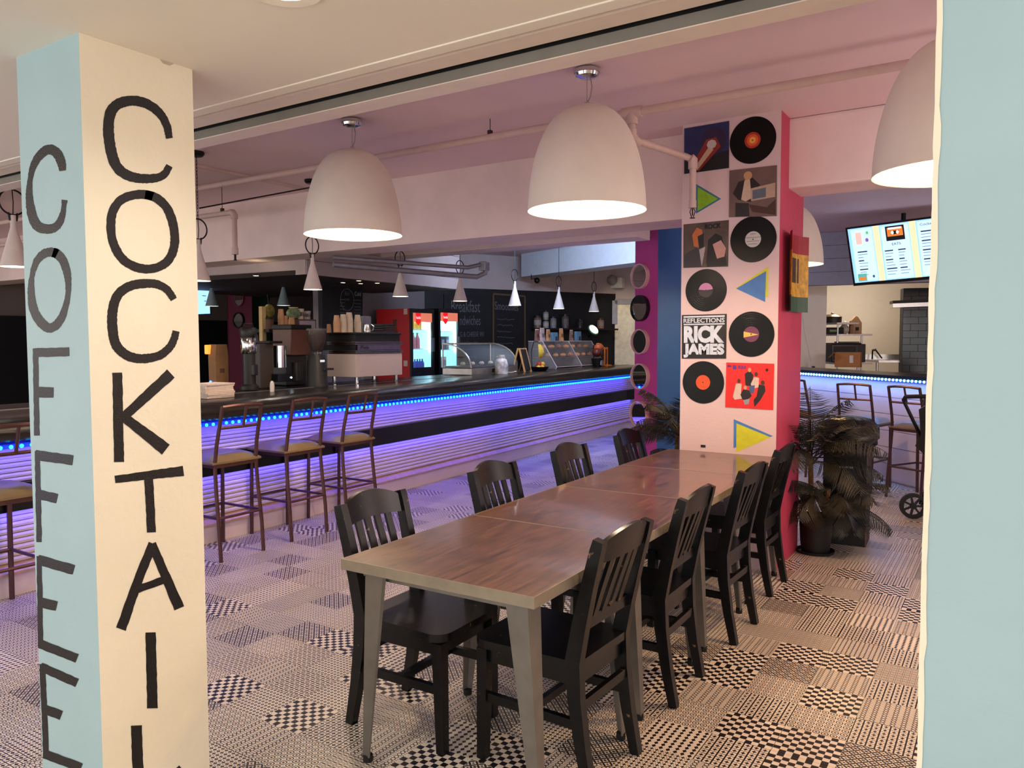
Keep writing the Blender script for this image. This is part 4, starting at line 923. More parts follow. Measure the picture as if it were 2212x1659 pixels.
for (px, py) in ((876, 673), (876, 785)): q = onY(px, py, y0+.002); MB().bb((q.x-.035, y0+.0014, q.z-.04), (q.x+.035, y0+.0034, q.z+.04)).build('sticker', mat('pale_sticker', (214, 190, 180), .5, var=.2, scale=60), t, world=True)
def drink(fr, u, zi, h, r, col, label, kind='bottle', dx=.14):
    t, y0, y1, z1, zb_, shz = fr; y = y0+.06+(y1-y0-.12)*u; z = (zb_ if zi < 0 else shz[zi]+.012); m = mat('drink_%d_%d_%d' % col, col, .3)
    o = thing('drink_'+kind, label, kind, (FXF-dx, y, z), 0, 'drinks in the fridges')
    if kind == 'bottle':
        MB().lathe([(0, 0), (r, 0), (r, h*.6), (r*.4, h*.85), (r*.4, h*.93), (0, h*.93)], n=12).build('body', m, o, smooth=40); MB().cyl((0, 0, h*.93), r*.45, h*.07, 10).build('cap', mat('bottle_cap', (40, 160, 90), .4), o)
    else:
        MB().box((0, 0, h/2), (r*1.6, r*1.9, h), bev=.004).build('body', m, o); MB().box((r*.81, 0, h*.55), (.003, r*1.4, h*.4)).build('print', mat('carton_print', (150, 150, 170), .5), o)
for k in range(4): drink(f1, .12+k*.2, 1, .17, .035, (226, 206, 60), 'yellow drink bottle on the top fridge shelf, number %s from the left' % 'one two three four'.split()[k])
for k in range(3): drink(f1, .12+k*.24, 0, .23, .04, (214, 120, 130) if k else (210, 216, 220), 'pinkish drink bottle on the second fridge shelf, %s' % ('left', 'middle', 'right')[k])
for k in range(4): drink(f1, .45+k*.14, -1, .16, .03, (40, 60, 190), 'small blue drink bottle at the fridge bottom, %s' % ('first', 'second', 'third', 'fourth')[k])
for k in range(3): drink(f2, .15+k*.28, 0, .20, .045, ((30, 36, 60), (20, 24, 44), (60, 70, 90))[k], 'dark drink carton in the right fridge, %s of three' % ('left', 'middle', 'right')[k], 'carton')
for k in range(2): drink(f2, .15+k*.35, -1, .2, .05, ((206, 120, 120), (226, 226, 230))[k], ('pink drink carton low in the right fridge', 'white drink carton low in the right fridge')[k], 'carton')
# ---- shelf of jars on the black wall
zs = onAB(1200, 709, .12).z
pa, pb = onAB(1146, 709, 0), onAB(1318, 709, 0)
sh = thing('wall_shelf', 'black wall shelf holding jars above the pastry case', 'shelf', ((pa.x+pb.x)/2, (pa.y+pb.y)/2, zs-.03))
m = MB(); m.prism([(pa.x, pa.y), (pb.x, pb.y), (pb.x+nAB.x*.24, pb.y+nAB.y*.24), (pa.x+nAB.x*.24, pa.y+nAB.y*.24)], zs-.03, zs); m.build('board', BLACKW, sh, world=True)
for px in (1180, 1280): q = onAB(px, 709, .12); MB().bar((q.x-nAB.x*.12, q.y-nAB.y*.12, zs-.16), (q.x+nAB.x*.06, q.y+nAB.y*.06, zs-.03), .02, .02).build('bracket', BLK, sh, world=True)
JL = mat('jar_lid_black', (26, 26, 28), .4)
def jar(px, top, wpx, col, label, zbase=None, band=None):
    q = onAB(px, 700, .12); d = dep(q); r = wpx/2/FPX*d; z0 = zbase if zbase is not None else zs; z1 = zat(q, top); h = z1-z0
    o = thing('storage_jar', label, 'jar', (q.x, q.y, z0), 0, 'jars on the wall shelf')
    MB().lathe([(0, 0), (r, 0), (r, h*.78), (r*.8, h*.86), (0, h*.86)], n=14).build('body', mat('jar_%d_%d_%d' % col, col, .3, var=.3, scale=30), o, smooth=40)
    MB().cyl((0, 0, h*.86), r*.86, h*.14, 14).build('lid', JL, o); MB().lathe([(r*1.01, h*.25), (r*1.01, h*.65)], n=14).build('label_band', mat('jar_band_%d' % (band or 150), (band or 150, (band or 150)-10, (band or 150)-16), .6), o)
    return z1
jar(1161, 682, 16, (120, 96, 74), 'glass jar with tan label at the left end of the shelf', band=170)
zj = jar(1179, 691, 13, (150, 146, 140), 'pale tin, lower of two stacked on the shelf', band=190)
jar(1179, 671, 12, (140, 134, 130), 'pale tin stacked on another on the shelf', zbase=zj, band=180)
jar(1195, 684, 14, (120, 120, 136), 'bluish jar third along the shelf', band=150)
jar(1221, 679, 15, (90, 76, 82), 'tall dark jar in the middle of the shelf', band=110)
jar(1253, 690, 11, (50, 46, 46), 'small dark jar right of the shelf middle', band=60)
jar(1297, 688, 15, (130, 84, 70), 'reddish jar near the right end of the shelf', band=120)
# ---- far wall with pale doorway
pB = Vector((-6.35, 13.45, 0)); pE = Vector((-2.4, 15.4, 0)); dBE = (pE-pB).normalized(); nBE = Vector((dBE.y, -dBE.x, 0))
struct('wall_far', MB().prism([(pB.x, pB.y), (pE.x, pE.y), (pE.x-nBE.x*.1, pE.y-nBE.y*.1), (pB.x-nBE.x*.1, pB.y-nBE.y*.1)], 0, ZC), FASC)
fb = lambda x, y: (lambda d: CAM+d*((pB-CAM).dot(nBE)/d.dot(nBE)))(ray(x, y))
zt_ = fb(1345, 655).z; a, b = fb(1328, 700), fb(1392, 700)
dr = MB(); dr.prism([(a.x, a.y), (b.x, b.y), (b.x+nBE.x*.03, b.y+nBE.y*.03), (a.x+nBE.x*.03, a.y+nBE.y*.03)], 0, zt_)
d1 = tag(dr.build('door_1', mat('cream_lit_door', (236, 222, 194), .6)), kind='structure')
for p in (a, b): m = MB(); m.bar(p+nBE*.03, Vector((p.x, p.y, zt_+.05))+nBE*.03, .10, .06, up=nBE); m.build('door_frame', mat('grey_door_frame', (150, 150, 158), .6), d1)
m = MB(); m.bar(Vector((a.x, a.y, zt_+.03))+nBE*.03, Vector((b.x, b.y, zt_+.03))+nBE*.03, .06, .1); m.build('door_frame', mat('grey_door_frame', (150, 150, 158)), d1)
light('doorway_light', 'SPOT', fb(1345, 700)+nBE*1.6+Vector((0, 0, .9)), 40, (1, .86, .62), .2, fb(1348, 710), spot=50)
# ---- bulkhead lit cool, and services under the ceiling
s1, s2 = onz(1126, 598, 2.6), onz(1400, 563.5, 2.6); ds = (s2-s1).normalized(); ns = Vector((ds.y, -ds.x, 0))
struct('trim_20', MB().prism([(s1.x, s1.y), (s2.x, s2.y), (s2.x-ns.x*.4, s2.y-ns.y*.4), (s1.x-ns.x*.4, s1.y-ns.y*.4)], 2.6, ZC), mat('bulkhead_white', (214, 218, 226), .6, var=.04))
light('cool_tube', 'AREA', (-4.6, 8.3, 2.94), 75, (.55, .72, 1.0), 1.2, (-5.6, 10.4, 2.3), .2)
GALV = mat('grey_conduit', (150, 150, 160), .4, metal=.5)
t = thing('ceiling_conduit', 'grey conduit with junction box above the bar, below the beam', 'conduit', at(1040, 580, 8.6))
c1, c2, c3 = at(720, 556, 7.6), at(1010, 578, 8.5), at(1045, 570, 8.6)
MB().tube([c1, c2, c3], .022, 8).build('pipe', GALV, t, world=True, smooth=50)
MB().tube([c1+Vector((0, 0, -.07)), at(1030, 598, 8.6), at(1048, 590, 8.6), at(1050, 575, 8.6)], .028, 8).build('drain_pipe', GALV, t, world=True, smooth=50)
MB().box(at(1046, 575, 8.6), (.09, .09, .10), bev=.01).build('junction_box', GALV, t, world=True)
t = thing('track_spot', 'black track spotlight under the cool bulkhead', 'spot light', at(1160, 605, 10.9))
MB().tube([s1+ds*.3+Vector((0, 0, .02)), s1+ds*.3+Vector((0, 0, -.06)), at(1160, 601, dep(s1)-.1)], .008, 6).build('arm', BLK, t, world=True)
MB().ball(at(1160, 606, dep(s1)-.1), .05, n=8).build('head', BLK, t, world=True, smooth=60)
t = thing('emergency_light', 'pale twin-head wall lamp beside the doorway', 'wall lamp', fb(1334, 620))
MB().box(fb(1334, 612)+nBE*.06, (.24, .14, .2), bev=.02).build('case', mat('ivory_plastic', (226, 222, 210), .5), t, world=True); MB().ball(fb(1322, 606)+nBE*.12, .1, n=8).build('lamp_head', mat('grey_plastic', (150, 140, 132), .5), t, world=True, smooth=60)
# ---- conduit and lamp bases on the ceiling at the left
t = thing('ceiling_raceway', 'thin white raceway across the ceiling beside the lettered column', 'raceway', onz(560, 385, ZC))
a, b = onz(424, 358, ZC-.012), onz(672, 412, ZC-.012); MB().bar(a, b, .03, .022).build('cover', PIPE, t, world=True)
MB().bar(onz(430, 450, ZC-.3), onz(676, 404, ZC-.012), .012, .012).build('black_cable', BLK, t, world=True)
# ---- the dim room beyond the bar
fcx = at(545, 700, 12.6); far = thing('far_column', 'dim column with plum face and green side far beyond the bar', 'column', (fcx.x, fcx.y, 0))
pL, pR = at(494, 700, 12.9), at(563, 700, 12.9)
PLUM = mat('plum_paint', (96, 28, 56), .6)
m = MB().prism([(fcx.x, fcx.y), (pL.x, pL.y), (pL.x-.3, pL.y+.2), (pR.x, pR.y+.2), (pR.x, pR.y)], 0, ZC); m.m = [0, 0, 0, 0, 0, 1, 1]; m.build('shaft', [PLUM, GREENC], far, world=True)
nf = (pL-fcx).cross(Vector((0, 0, 1))).normalized(); nf = -nf if nf.dot(CAM-fcx) < 0 else nf
for k, py in enumerate((645, 692)):
    c = on_plane(518, py, fcx, nf); M = frame((0, 0, 0), Vector((0, 0, 1)).cross(nf), Vector((0, 0, 1))).to_3x3()
    o = thing('porthole_mirror', ('round pale mirror, upper on the dim plum column', 'round dark-rimmed mirror, lower on the dim plum column')[k], 'mirror', c, 0, 'mirrors on the plum column')
    MB().lathe([(.13, 0), (.13, .04), (.115, .04), (.11, .02)], c, 24, 0, M).build('rim', RIMB if k else mat('plum_rim', (120, 60, 80), .5), o, world=True); MB().lathe([(0, .025), (.115, .025)], c, 24, 0, M).build('glass', MIR, o, world=True)
c = at(458, 672, 10.35); make_cone('dim grey-blue cone pendant beyond the bar, left of the plum column', (c.x, c.y, 1.99), ZC, CONEB, 2, 'far cone pendants')
c = at(613, 671, 10.2); make_cone('dim grey-blue cone pendant beyond the bar, right of the plum column', (c.x, c.y, 1.99), ZC, CONEB, 2, 'far cone pendants')
SCR = mat('screen_glow_blue', (160, 205, 255), .3, emit=(150, 200, 255), es=1.5)
tv = thing('wall_screen', 'bright blue menu screen beyond the bar at the lettered column edge', 'screen', at(430, 640, 10.8))
a, b, c, d = at(390, 598, 10.6), at(452, 606, 10.9), at(455, 679, 10.9), at(390, 682, 10.6)
nn = (b-a).cross(d-a).normalized(); nn = -nn if nn.dot(CAM-a) < 0 else nn
m = MB(); vs = [a, b, c, d]+[p-nn*.04 for p in (a, b, c, d)]; m.add(vs, [(0,1,2,3),(7,6,5,4),(0,4,5,1),(1,5,6,2),(2,6,7,3),(3,7,4,0)]); m.build('casing', BLK, tv, world=True)
L = lambda p, q, t_: p*(1-t_)+q*t_
m = MB(); m.add([L(p, (a+c)/2, .04)+nn*.002 for p in (a, b, c, d)], [(0,1,2,3)]); m.build('display', SCR, tv, world=True)
for v in (.25, .45, .6): m = MB(); m.add([a*(1-u)*(1-w)+b*u*(1-w)+c*u*w+d*(1-u)*w+nn*.004 for u, w in ((.62, v), (.86, v), (.86, v+.02), (.62, v+.02))], [(0,1,2,3)]); m.build('text_line', mat('screen_ink', (60, 80, 120), .5), tv, world=True)
# ================================================================== PLANK COUNTER ON THE RIGHT AND THE KITCHEN BEHIND IT
K1, K2 = Vector((-3.4, 11.18, 0)), Vector((.9, 7.03, 0)); dK = (K2-K1).normalized(); nK = Vector((dK.y, -dK.x, 0))
if nK.dot(CAM-K1) < 0: nK = -nK
kc = thing('plank_counter', 'white plank-fronted counter with black top and cyan LED edge, behind the palm', 'bar counter', (K1+K2)/2)
def kbox(o0, o1, z0, z1, s0=0, s1=1):
    a, b = K1+(K2-K1)*s0, K1+(K2-K1)*s1; return MB().prism([(p.x, p.y) for p in (a+nK*o0, b+nK*o0, b+nK*o1, a+nK*o1)], z0, z1)
PLK = mat('white_plank_paint', (214, 196, 196), .5, var=.05, scale=5)
kbox(-.14, -.6, 0, 1.09).build('carcass', PLK, kc, world=True)
for k in range(6): kbox(-.115, -.14, .02+k*.178, .02+(k+1)*.178-.006).build('front_plank', PLK, kc, world=True)
kbox(.0, -.62, 1.125, 1.15).build('counter_top', BAND, kc, world=True); kbox(-.0, -.14, 1.085, 1.125).build('top_rail', BAND, kc, world=True)
kl = thing('led_strip', 'cyan LED strip along the edge of the plank counter', 'light strip', K1)
kbox(.004, -.004, 1.088, 1.108, .05, .98).build('tape', LEDT, kl, world=True)
LED2 = mat('white_cyan_led', (200, 240, 255), .3, emit=(120, 220, 255), es=9)
me = None
n = 95
for i in range(n):
    p = K1+(K2-K1)*(.08+.86*i/n)+nK*.006
    if me is None: o = MB().ball((0, 0, 0), .013, n=5).build('led', LED2, kl); me = o.data
    else: o = bpy.data.objects.new('led', me); C.objects.link(o); o.parent = kl
    o.location = (p.x-K1.x, p.y-K1.y, 1.104)
mid = (K1+K2)/2+nK*-.03
Lg = light('counter_led_wash', 'AREA', (mid.x, mid.y, 1.08), 16, (.16, .36, 1.0), 4.8, None, .03)
z_ = -Vector((nK.x*.0, nK.y*.0, -1)); y_ = z_.cross(dK).normalized()
Lg.matrix_world = Matrix(((dK.x, y_.x, z_.x, mid.x), (dK.y, y_.y, z_.y, mid.y), (dK.z, y_.z, z_.z, 1.08), (0, 0, 0, 1)))
# ---- kitchen shell
KW = mat('kitchen_cream_wall', (232, 218, 196), .6, var=.02); KS = mat('blue_grey_boarding', (150, 146, 158), .6, var=.06)
def quadwall(name, pts, th, m, z0=None, z1=None):
    a, b = pts; n = Vector((-(b-a).y, (b-a).x, 0)).normalized(); n = n if n.dot(CAM-a) < 0 else -n
    return struct(name, MB().prism([(a.x, a.y), (b.x, b.y), (b.x+n.x*th, b.y+n.y*th), (a.x+n.x*th, a.y+n.y*th)], z0, z1), m)
wl, wr = at(1690, 700, 13.2), at(2160, 700, 12.4)
quadwall('wall_kitchen', (wl, wr), .1, KW, 0, ZC)
pl_, pr_ = at(1640, 700, 11.2), at(1785, 700, 11.0)
quadwall('wall_kitchen_1', (pl_, pr_), .14, KW, 0, zat(pr_, 618))
hl_, hr_ = at(1640, 560, 10.9), at(2200, 560, 9.6)
zh = zat(at(1785, 615, 10.6), 616)
nb = 4
for k in range(nb):
    z0, z1 = zh+(ZC-zh)*k/nb, zh+(ZC-zh)*(k+1)/nb-.004; quadwall('trim_%d' % (30+k), (hl_, hr_), .2, KS, z0, z1)
# electric outlet + cable on the partition
o = thing('wall_outlet', 'white wall outlet with black plug on the cream partition', 'outlet', at(1752, 791, 10.95))
MB().box(at(1752, 790, 10.97), (.08, .02, .09), rz=YAW).build('plate', mat('outlet_white', (230, 226, 218), .5), o, world=True); MB().box(at(1757, 793, 10.93), (.03, .04, .025), rz=YAW).build('plug', BLK, o, world=True); MB().tube([at(1731, 665, 10.98), at(1738, 720, 10.98), at(1747, 760, 10.98), at(1752, 788, 10.96)], .004, 5).build('cable', mat('ivory_cable', (206, 192, 168), .6), o, world=True)
# ---- black-tiled pier with brick tiles
tl_, tr_ = at(1950, 700, 11.3), at(2120, 700, 11.0)
BT = mat('black_glazed_tile', (18, 20, 28), .12, var=.3, scale=4)
n_ = Vector((-(tr_-tl_).y, (tr_-tl_).x, 0)).normalized(); n_ = n_ if n_.dot(CAM-tl_) > 0 else -n_
quadwall('wall_tiled', (tl_, tr_), .25, BLACKW, 0, zh); wt = bpy.data.objects['wall_tiled']
dT = (tr_-tl_).normalized(); tw, thh = .205, .10; z = .95; row = 0
while z < zh-.05:
    s = -.5*tw*(row % 2)
    while s < .72:
        a0, a1 = max(s, 0)+.003, s+tw-.003
        if a1 > a0+.02:
            a, b = tl_+dT*a0, tl_+dT*a1; MB().prism([(a.x, a.y), (b.x, b.y), (b.x+n_.x*.008, b.y+n_.y*.008), (a.x+n_.x*.008, a.y+n_.y*.008)], z+.003, z+thh-.003).build('tile', BT, wt)
        s += tw
    z += thh; row += 1
hood = thing('extractor_hood', 'steel extractor hood edge against the black tiles', 'hood', at(1970, 660, 10.9))
STEEL = mat('brushed_steel', (190, 188, 186), .28, metal=.9, var=.08, scale=20)
a, b = on_plane(1925, 661, tl_+n_*.16, n_), on_plane(2090, 655, tl_+n_*.16, n_); MB().bar(a, b, .3, .055).build('canopy_edge', STEEL, hood, world=True); MB().bar(a+Vector((0, 0, .05)), b+Vector((0, 0, .05)), .28, .04).build('filter_rail', BLK, hood, world=True)
# ---- steel work table, faucet
wt_ = thing('steel_worktable', 'stainless steel table under the kitchen wall', 'table', at(1900, 790, 11.9))
a, b = at(1850, 772, 12.3), at(1948, 776, 12.1); zt = zat(a, 776)
m = MB().prism([(p.x, p.y) for p in (a, b, b-_f0*.75, a-_f0*.75)], zt-.03, zt); m.build('table_top', STEEL, wt_, world=True)
MB().prism([(p.x, p.y) for p in (a, b, b-_f0*.02, a-_f0*.02)], zt, zt+.08).build('splashback', STEEL, wt_, world=True)
for p in (a-_f0*.7, b-_f0*.7, a-_f0*.05, b-_f0*.05): MB().tube([(p.x, p.y, 0), (p.x, p.y, zt-.03)], .02, 8).build('leg', STEEL, wt_, world=True)
fa = thing('faucet', 'dark gooseneck faucet at the kitchen wall', 'faucet', at(1890, 772, 12.0))
MB().tube([at(1884, 776, 12.0), at(1885, 757, 12.0), at(1892, 757, 12.0), at(1905, 774, 12.0)], .012, 7).build('spout', BLK, fa, world=True, smooth=50); MB().tube([at(1884, 757, 12.0), at(1893, 755, 11.98)], .016, 7).build('handle', BLK, fa, world=True)
# ---- wire rack and the things on it
rk = thing('steel_rack', 'steel kitchen rack with curved shelves behind the plank counter', 'rack', at(1825, 800, 11.7))
cR = at(1822, 740, 11.8)
def shelf_at(py, w0=1783, w1=1864): 
    a, b = at(w0, py, 11.8), at(w1, py, 11.8); z = zat((a+b)/2, py); m = MB().prism([(p.x, p.y) for p in (a, b-_r0*.12-_f0*0, b-_f0*.16, b-_f0*.40-_r0*.04, a-_f0*.42)], z-.025, z); m.build('shelf', STEEL, rk, world=True); return z
zA, zB, zC_ = shelf_at(698, 1783, 1836), shelf_at(722), shelf_at(782)
for px in (1809, 1861): 
    p = at(px, 740, 11.55); MB().tube([(p.x, p.y, 0), (p.x, p.y, zat(p, 690 if px < 1850 else 720))], .014, 8).build('post', STEEL, rk, world=True)
def kit(name, label, cat): return thing(name, label, cat, (0, 0, 0))
def base_at(px, z, dpt): p = at(px, 740, dpt); return Vector((p.x, p.y, z))
p = base_at(1797, zA, 11.65); o = thing('stock_pot', 'dark pot with pale lid on the top of the steel rack', 'pot', p); MB().lathe([(0, 0), (.13, 0), (.135, .09), (0, .09)], n=20).build('body', mat('dark_pot', (40, 32, 30), .4), o, smooth=40); MB().lathe([(.14, .09), (.1, .125), (0, .13)], n=20).build('lid', mat('pot_lid', (170, 150, 130), .3, metal=.5), o, smooth=50); MB().ball((0, 0, .14), .02, n=6).build('knob', STEEL, o)
p = base_at(1799, zB, 11.65); o = thing('storage_bin', 'black bin with pale green label on the middle rack shelf', 'bin', p, YAW); MB().box((0, 0, .05), (.24, .2, .10), bev=.01).build('body', BLK, o); MB().box((-.04, -.102, .05), (.1, .004, .03)).build('label_card', mat('green_card', (150, 170, 130), .6), o)
p = base_at(1846, zB, 11.7); o = thing('paper_sack', 'folded brown paper sack standing on the rack', 'paper bag', p, YAW); MB().prism([(-.09, 0), (.09, 0), (.09, .17), (.03, .26), (0, .27), (-.07, .2)], -.03, .03, lambda u, v, w: (u, w, v)).build('sack', mat('kraft_paper', (176, 136, 104), .8), o); MB().box((.02, -.035, .08), (.05, .008, .05)).build('print', BLK, o)
p = base_at(1823, zB, 11.6); o = thing('plastic_bag', 'crumpled clear plastic bag on the rack', 'plastic bag', p); MB().ball((0, 0, .07), .07, n=7, sq=(1, .7, 1.1)).build('bag', mat('cloudy_plastic', (210, 200, 190), .3), o, smooth=40); MB().ball((.01, 0, .16), .035, n=6).build('knot', mat('cloudy_plastic', (210, 200, 190)), o, smooth=40)
p = base_at(1824, zC_, 11.6); o = thing('microwave_oven', 'black microwave oven on the lower rack shelf', 'microwave', p, YAW); MB().box((0, 0, .14), (.50, .32, .27), bev=.01).build('case', mat('black_appliance', (22, 22, 24), .3), o); MB().box((-.06, -.162, .14), (.32, .006, .2)).build('door', mat('dark_glass', (10, 16, 14), .08), o); MB().box((.19, -.163, .14), (.09, .006, .22)).build('control_panel', mat('dark_panel', (34, 34, 38), .4), o)
p = base_at(1822, zC_+.272, 11.6); o = thing('baking_tray', 'flat dark tray lying on the microwave', 'tray', p, YAW); MB().box((0, 0, .01), (.42, .28, .02), bev=.005).build('tray', BLK, o); MB().box((.05, 0, .03), (.3, .2, .018), bev=.005).build('lid', mat('grey_tray', (120, 112, 106), .5), o)
KR = mat('cardboard', (170, 116, 70), .8, var=.1, scale=12)
p = at(1832, 797, 10.6); o = thing('cardboard_box', 'brown cardboard box with white sticker on the plank counter', 'box', (p.x, p.y, 1.15), YAW-.5); MB().box((0, 0, .10), (.32, .24, .20)).build('carton', KR, o); MB().box((.05, -.122, .11), (.045, .004, .1)).build('sticker', mat('white_sticker', (225, 216, 206), .6), o); MB().bar((-.16, -.12, .2), (-.23, -.12, .13), .005, .2, up=(0, 1, 0)).build('flap', KR, o)
light('kitchen_lamp', 'AREA', at(1850, 640, 11.7)+Vector((0, 0, .35)), 17, (1, .86, .66), .6, at(1870, 780, 12.2), .6)
# ---- menu screen
tv = thing('menu_screen', 'tilted menu screen glowing pale blue with a cassette picture above the plank counter', 'screen', at(1940, 545, 8.7))
a, b, c, d = at(1826, 493, 9.0), at(2052, 463, 8.35), at(2062, 604, 8.5), at(1844, 618, 9.15)
c = b+(d-a)*1.0; nn = (b-a).cross(d-a).normalized(); nn = -nn if nn.dot(CAM-a) < 0 else nn
m = MB(); vs = [a, b, c, d]+[p-nn*.05 for p in (a, b, c, d)]; m.add(vs, [(0,1,2,3),(7,6,5,4),(0,4,5,1),(1,5,6,2),(2,6,7,3),(3,7,4,0)]); m.build('casing', BLK, tv, world=True)
T = lambda u, v, k: (a*(1-u)+b*u)*(1-v)+(d*(1-u)+c*u)*v+nn*(.001+.0008*k)
def patch(name, u0, v0, u1, v1, m, k): q = MB(); q.add([T(u0, v0, k), T(u1, v0, k), T(u1, v1, k), T(u0, v1, k)], [(0,1,2,3)]); return q.build(name, m, tv, world=True)
def scr(nm, c, s): return mat('screen_'+nm, c, .3, emit=c, es=s, var=.0)
patch('display', .02, .025, .98, .95, scr('sky', (150, 208, 255), 1.0), 0)
for u0, u1 in ((.27, .33), (.62, .68)): patch('warm_stripe', u0, .025, u1, .95, scr('peach', (255, 224, 180), .9), 1)
for u0, u1 in ((.05, .26), (.345, .61), (.695, .97)): patch('menu_panel', u0, .05, u1, .93, scr('pale', (196, 230, 255), 1.0), 2)
K_ = scr('ink', (40, 60, 96), .25); patch('cassette', .39, .06, .57, .30, scr('black', (30, 34, 48), .2), 3); patch('cassette_label', .405, .09, .555, .23, scr('orange', (240, 130, 50), .8), 4); patch('cassette_label', .415, .085, .545, .115, scr('white', (250, 250, 255), .9), 5); patch('cassette_window', .44, .14, .52, .2, scr('black', (30, 34, 48)  , .2), 6)
for u in (.455, .505): q = MB(); q.add([T(u+.014*math.cos(2*PI*i/12), .17+.03*math.sin(2*PI*i/12), 7) for i in range(12)], [tuple(range(12))]); q.build('cassette_reel', scr('white', (250, 250, 255), .9), tv, world=True)
text('heading', 'EATS', K_, frame(T(.48, .36, 4), b-a, a-d), .04, tv, width=.09); text('heading', 'Cocktails', K_, frame(T(.80, .10, 4), b-a, a-d), .04, tv, width=.17)
r = random.Random(2)
for u0, n0, v0 in ((.09, 9, .42), (.36, 9, .45), (.49, 9, .45), (.72, 12, .2)):
    for k in range(n0):
        if u0 == .09 and k == 0: pass
        w = r.uniform(.05, .10) if u0 != .72 else r.uniform(.1, .2); patch('text_line', u0, v0+k*.05, u0+w, v0+k*.05+(.02 if k % 3 == 0 else .01), K_ if k % 3 == 0 else scr('text', (120, 150, 190), .5), 3)
for (u, v, rad, col) in ((.21, .12, .022, (90, 200, 120)), (.20, .24, .028, (150, 90, 200)), (.22, .86, .02, (50, 80, 150))): q = MB(); q.add([T(u+rad*.6*math.cos(2*PI*i/14), v+rad*1.2*math.sin(2*PI*i/14), 4) for i in range(14)], [tuple(range(14))]); q.build('record_icon', scr('icon%d' % col[0], col, .8), tv, world=True)
patch('boombox_icon', .06, .80, .15, .93, scr('teal', (90, 180, 170), .8), 4); patch('boombox_icon', .07, .86, .14, .91, scr('orange', (240, 130, 50), .8), 5)
patch('panel_icon', .09, .10, .15, .30, scr('coral', (250, 190, 180), .9), 4)
MB().tube([T(.5, .5, 0)-nn*.05, T(.5, .2, 0)-nn*.35, Vector((T(.5, .2, 0).x, T(.5, .2, 0).y, ZC))-nn*.35], .025, 8).build('bracket', BLK, tv, world=True)
# ================================================================== PALMS, BIN, STROLLER
LEAF = mat('dusty_palm_leaf', (42, 40, 31), .6, var=.45, scale=9); LEAFD = mat('dark_palm_leaf', (28, 31, 27), .6, var=.4, scale=9); TRUNK = mat('fibrous_trunk', (110, 84, 54), .85, var=.4, scale=50, bump=.6); POT = mat('black_plastic_pot', (16, 15, 15), .5)
def frond(parent, base, az, el, L, m, rnd, droop=.9, lw=.21):
    mb = MB(); n = 20; pts = []; h = Vector((math.cos(az), math.sin(az), 0)); p = Vector(base); e = el
    for i in range(n): pts.append(p.copy()); p = p+(h*math.cos(e)+Vector((0, 0, math.sin(e))))*(L/n); e -= droop*1.7/n*(i/n+.3)
    mb.tube(pts, [.006*(1-.8*i/n) for i in range(n)], 5); side = Vector((-h.y, h.x, 0))
    for i in range(5, n):
        t = i/(n-1); d = (pts[i]-pts[i-1]).normalized(); up = side.cross(d).normalized(); ll = lw*1.15*(math.sin(PI*min(1, .18+t*.78))**.7)*rnd.uniform(.85, 1.1)
        for k in (0, .5):
            if rnd.random() < .12: continue
            o = pts[i-1].lerp(pts[i], k)
            for s in (-1, 1):
                tip = o+(side*s*.78+d*.62).normalized()*ll+Vector((0, 0, -.22*ll))+up*.04; w = d*.0042+up*.001; mid_ = o.lerp(tip, .5)+up*.018
                mb.add([o-w, o+w, mid_+w*1.2, mid_-w*1.2, tip], [(0,1,2,3), (3,2,4)])
    mb.build('frond', m, parent)
def palm(label, loc, pot_r, pot_h, stems, seed):
    t = thing('potted_palm', label, 'palm', loc, 0, 'artificial palms'); rnd = random.Random(seed)
    if pot_h:
        MB().lathe([(0, 0), (pot_r*.82, 0), (pot_r*.9, pot_h*.3), (pot_r, pot_h), (pot_r*1.04, pot_h), (pot_r*1.04, pot_h-.02), (pot_r*.93, pot_h-.02), (0, pot_h-.04)], n=28).build('pot', POT, t, smooth=40); MB().lathe([(0, .001), (pot_r*1.12, .001), (pot_r*1.15, .018), (pot_r*1.1, .02)], n=28).build('saucer', POT, t, smooth=40)
        MB().lathe([(0, pot_h-.03), (pot_r*.92, pot_h-.035)], n=20).build('soil', mat('dark_moss', (40, 32, 24), .9, bump=.8), t)
    for (x, y, h, lean, nf, L, els) in stems:
        top = Vector((x+lean[0], y+lean[1], h)); MB().tube([(x, y, pot_h-.04 if pot_h else 0), (x+lean[0]*.4, y+lean[1]*.4, h*.6), top], [.022, .02, .016], 8).build('stem', TRUNK, t, smooth=50)
        for i in range(nf):
            az = 2*PI*i/nf+rnd.uniform(-.3, .3); el = els[0]+(els[1]-els[0])*((i*7 % nf)/nf)+rnd.uniform(-.1, .1)
            frond(t, top-Vector((0, 0, rnd.uniform(0, .12))), az, el, L*rnd.uniform(.8, 1.05), LEAF if i % 3 else LEAFD, rnd, droop=rnd.uniform(.7, 1.2))
    return t
pp_ = onz(1761, 1192, 0)
palm('tall dusty potted palm in a black pot right of the record column', (pp_.x, pp_.y, 0), .115, .27, [(-.03, .0, .72, (-.02, .02), 22, .66, (.25, 1.5)), (.045, .02, .46, (.03, .01), 14, .50, (.0, 1.2))], 4)
pq = at(1462, 960, 6.55)
palm('dark potted palm between the mirror column and the record column', (pq.x, pq.y, 0), .13, .28, [(0, 0, .80, (.0, 0), 20, .60, (-.1, 1.4)), (.03, .03, .55, (.02, .02), 14, .48, (-.1, 1.0))], 9)
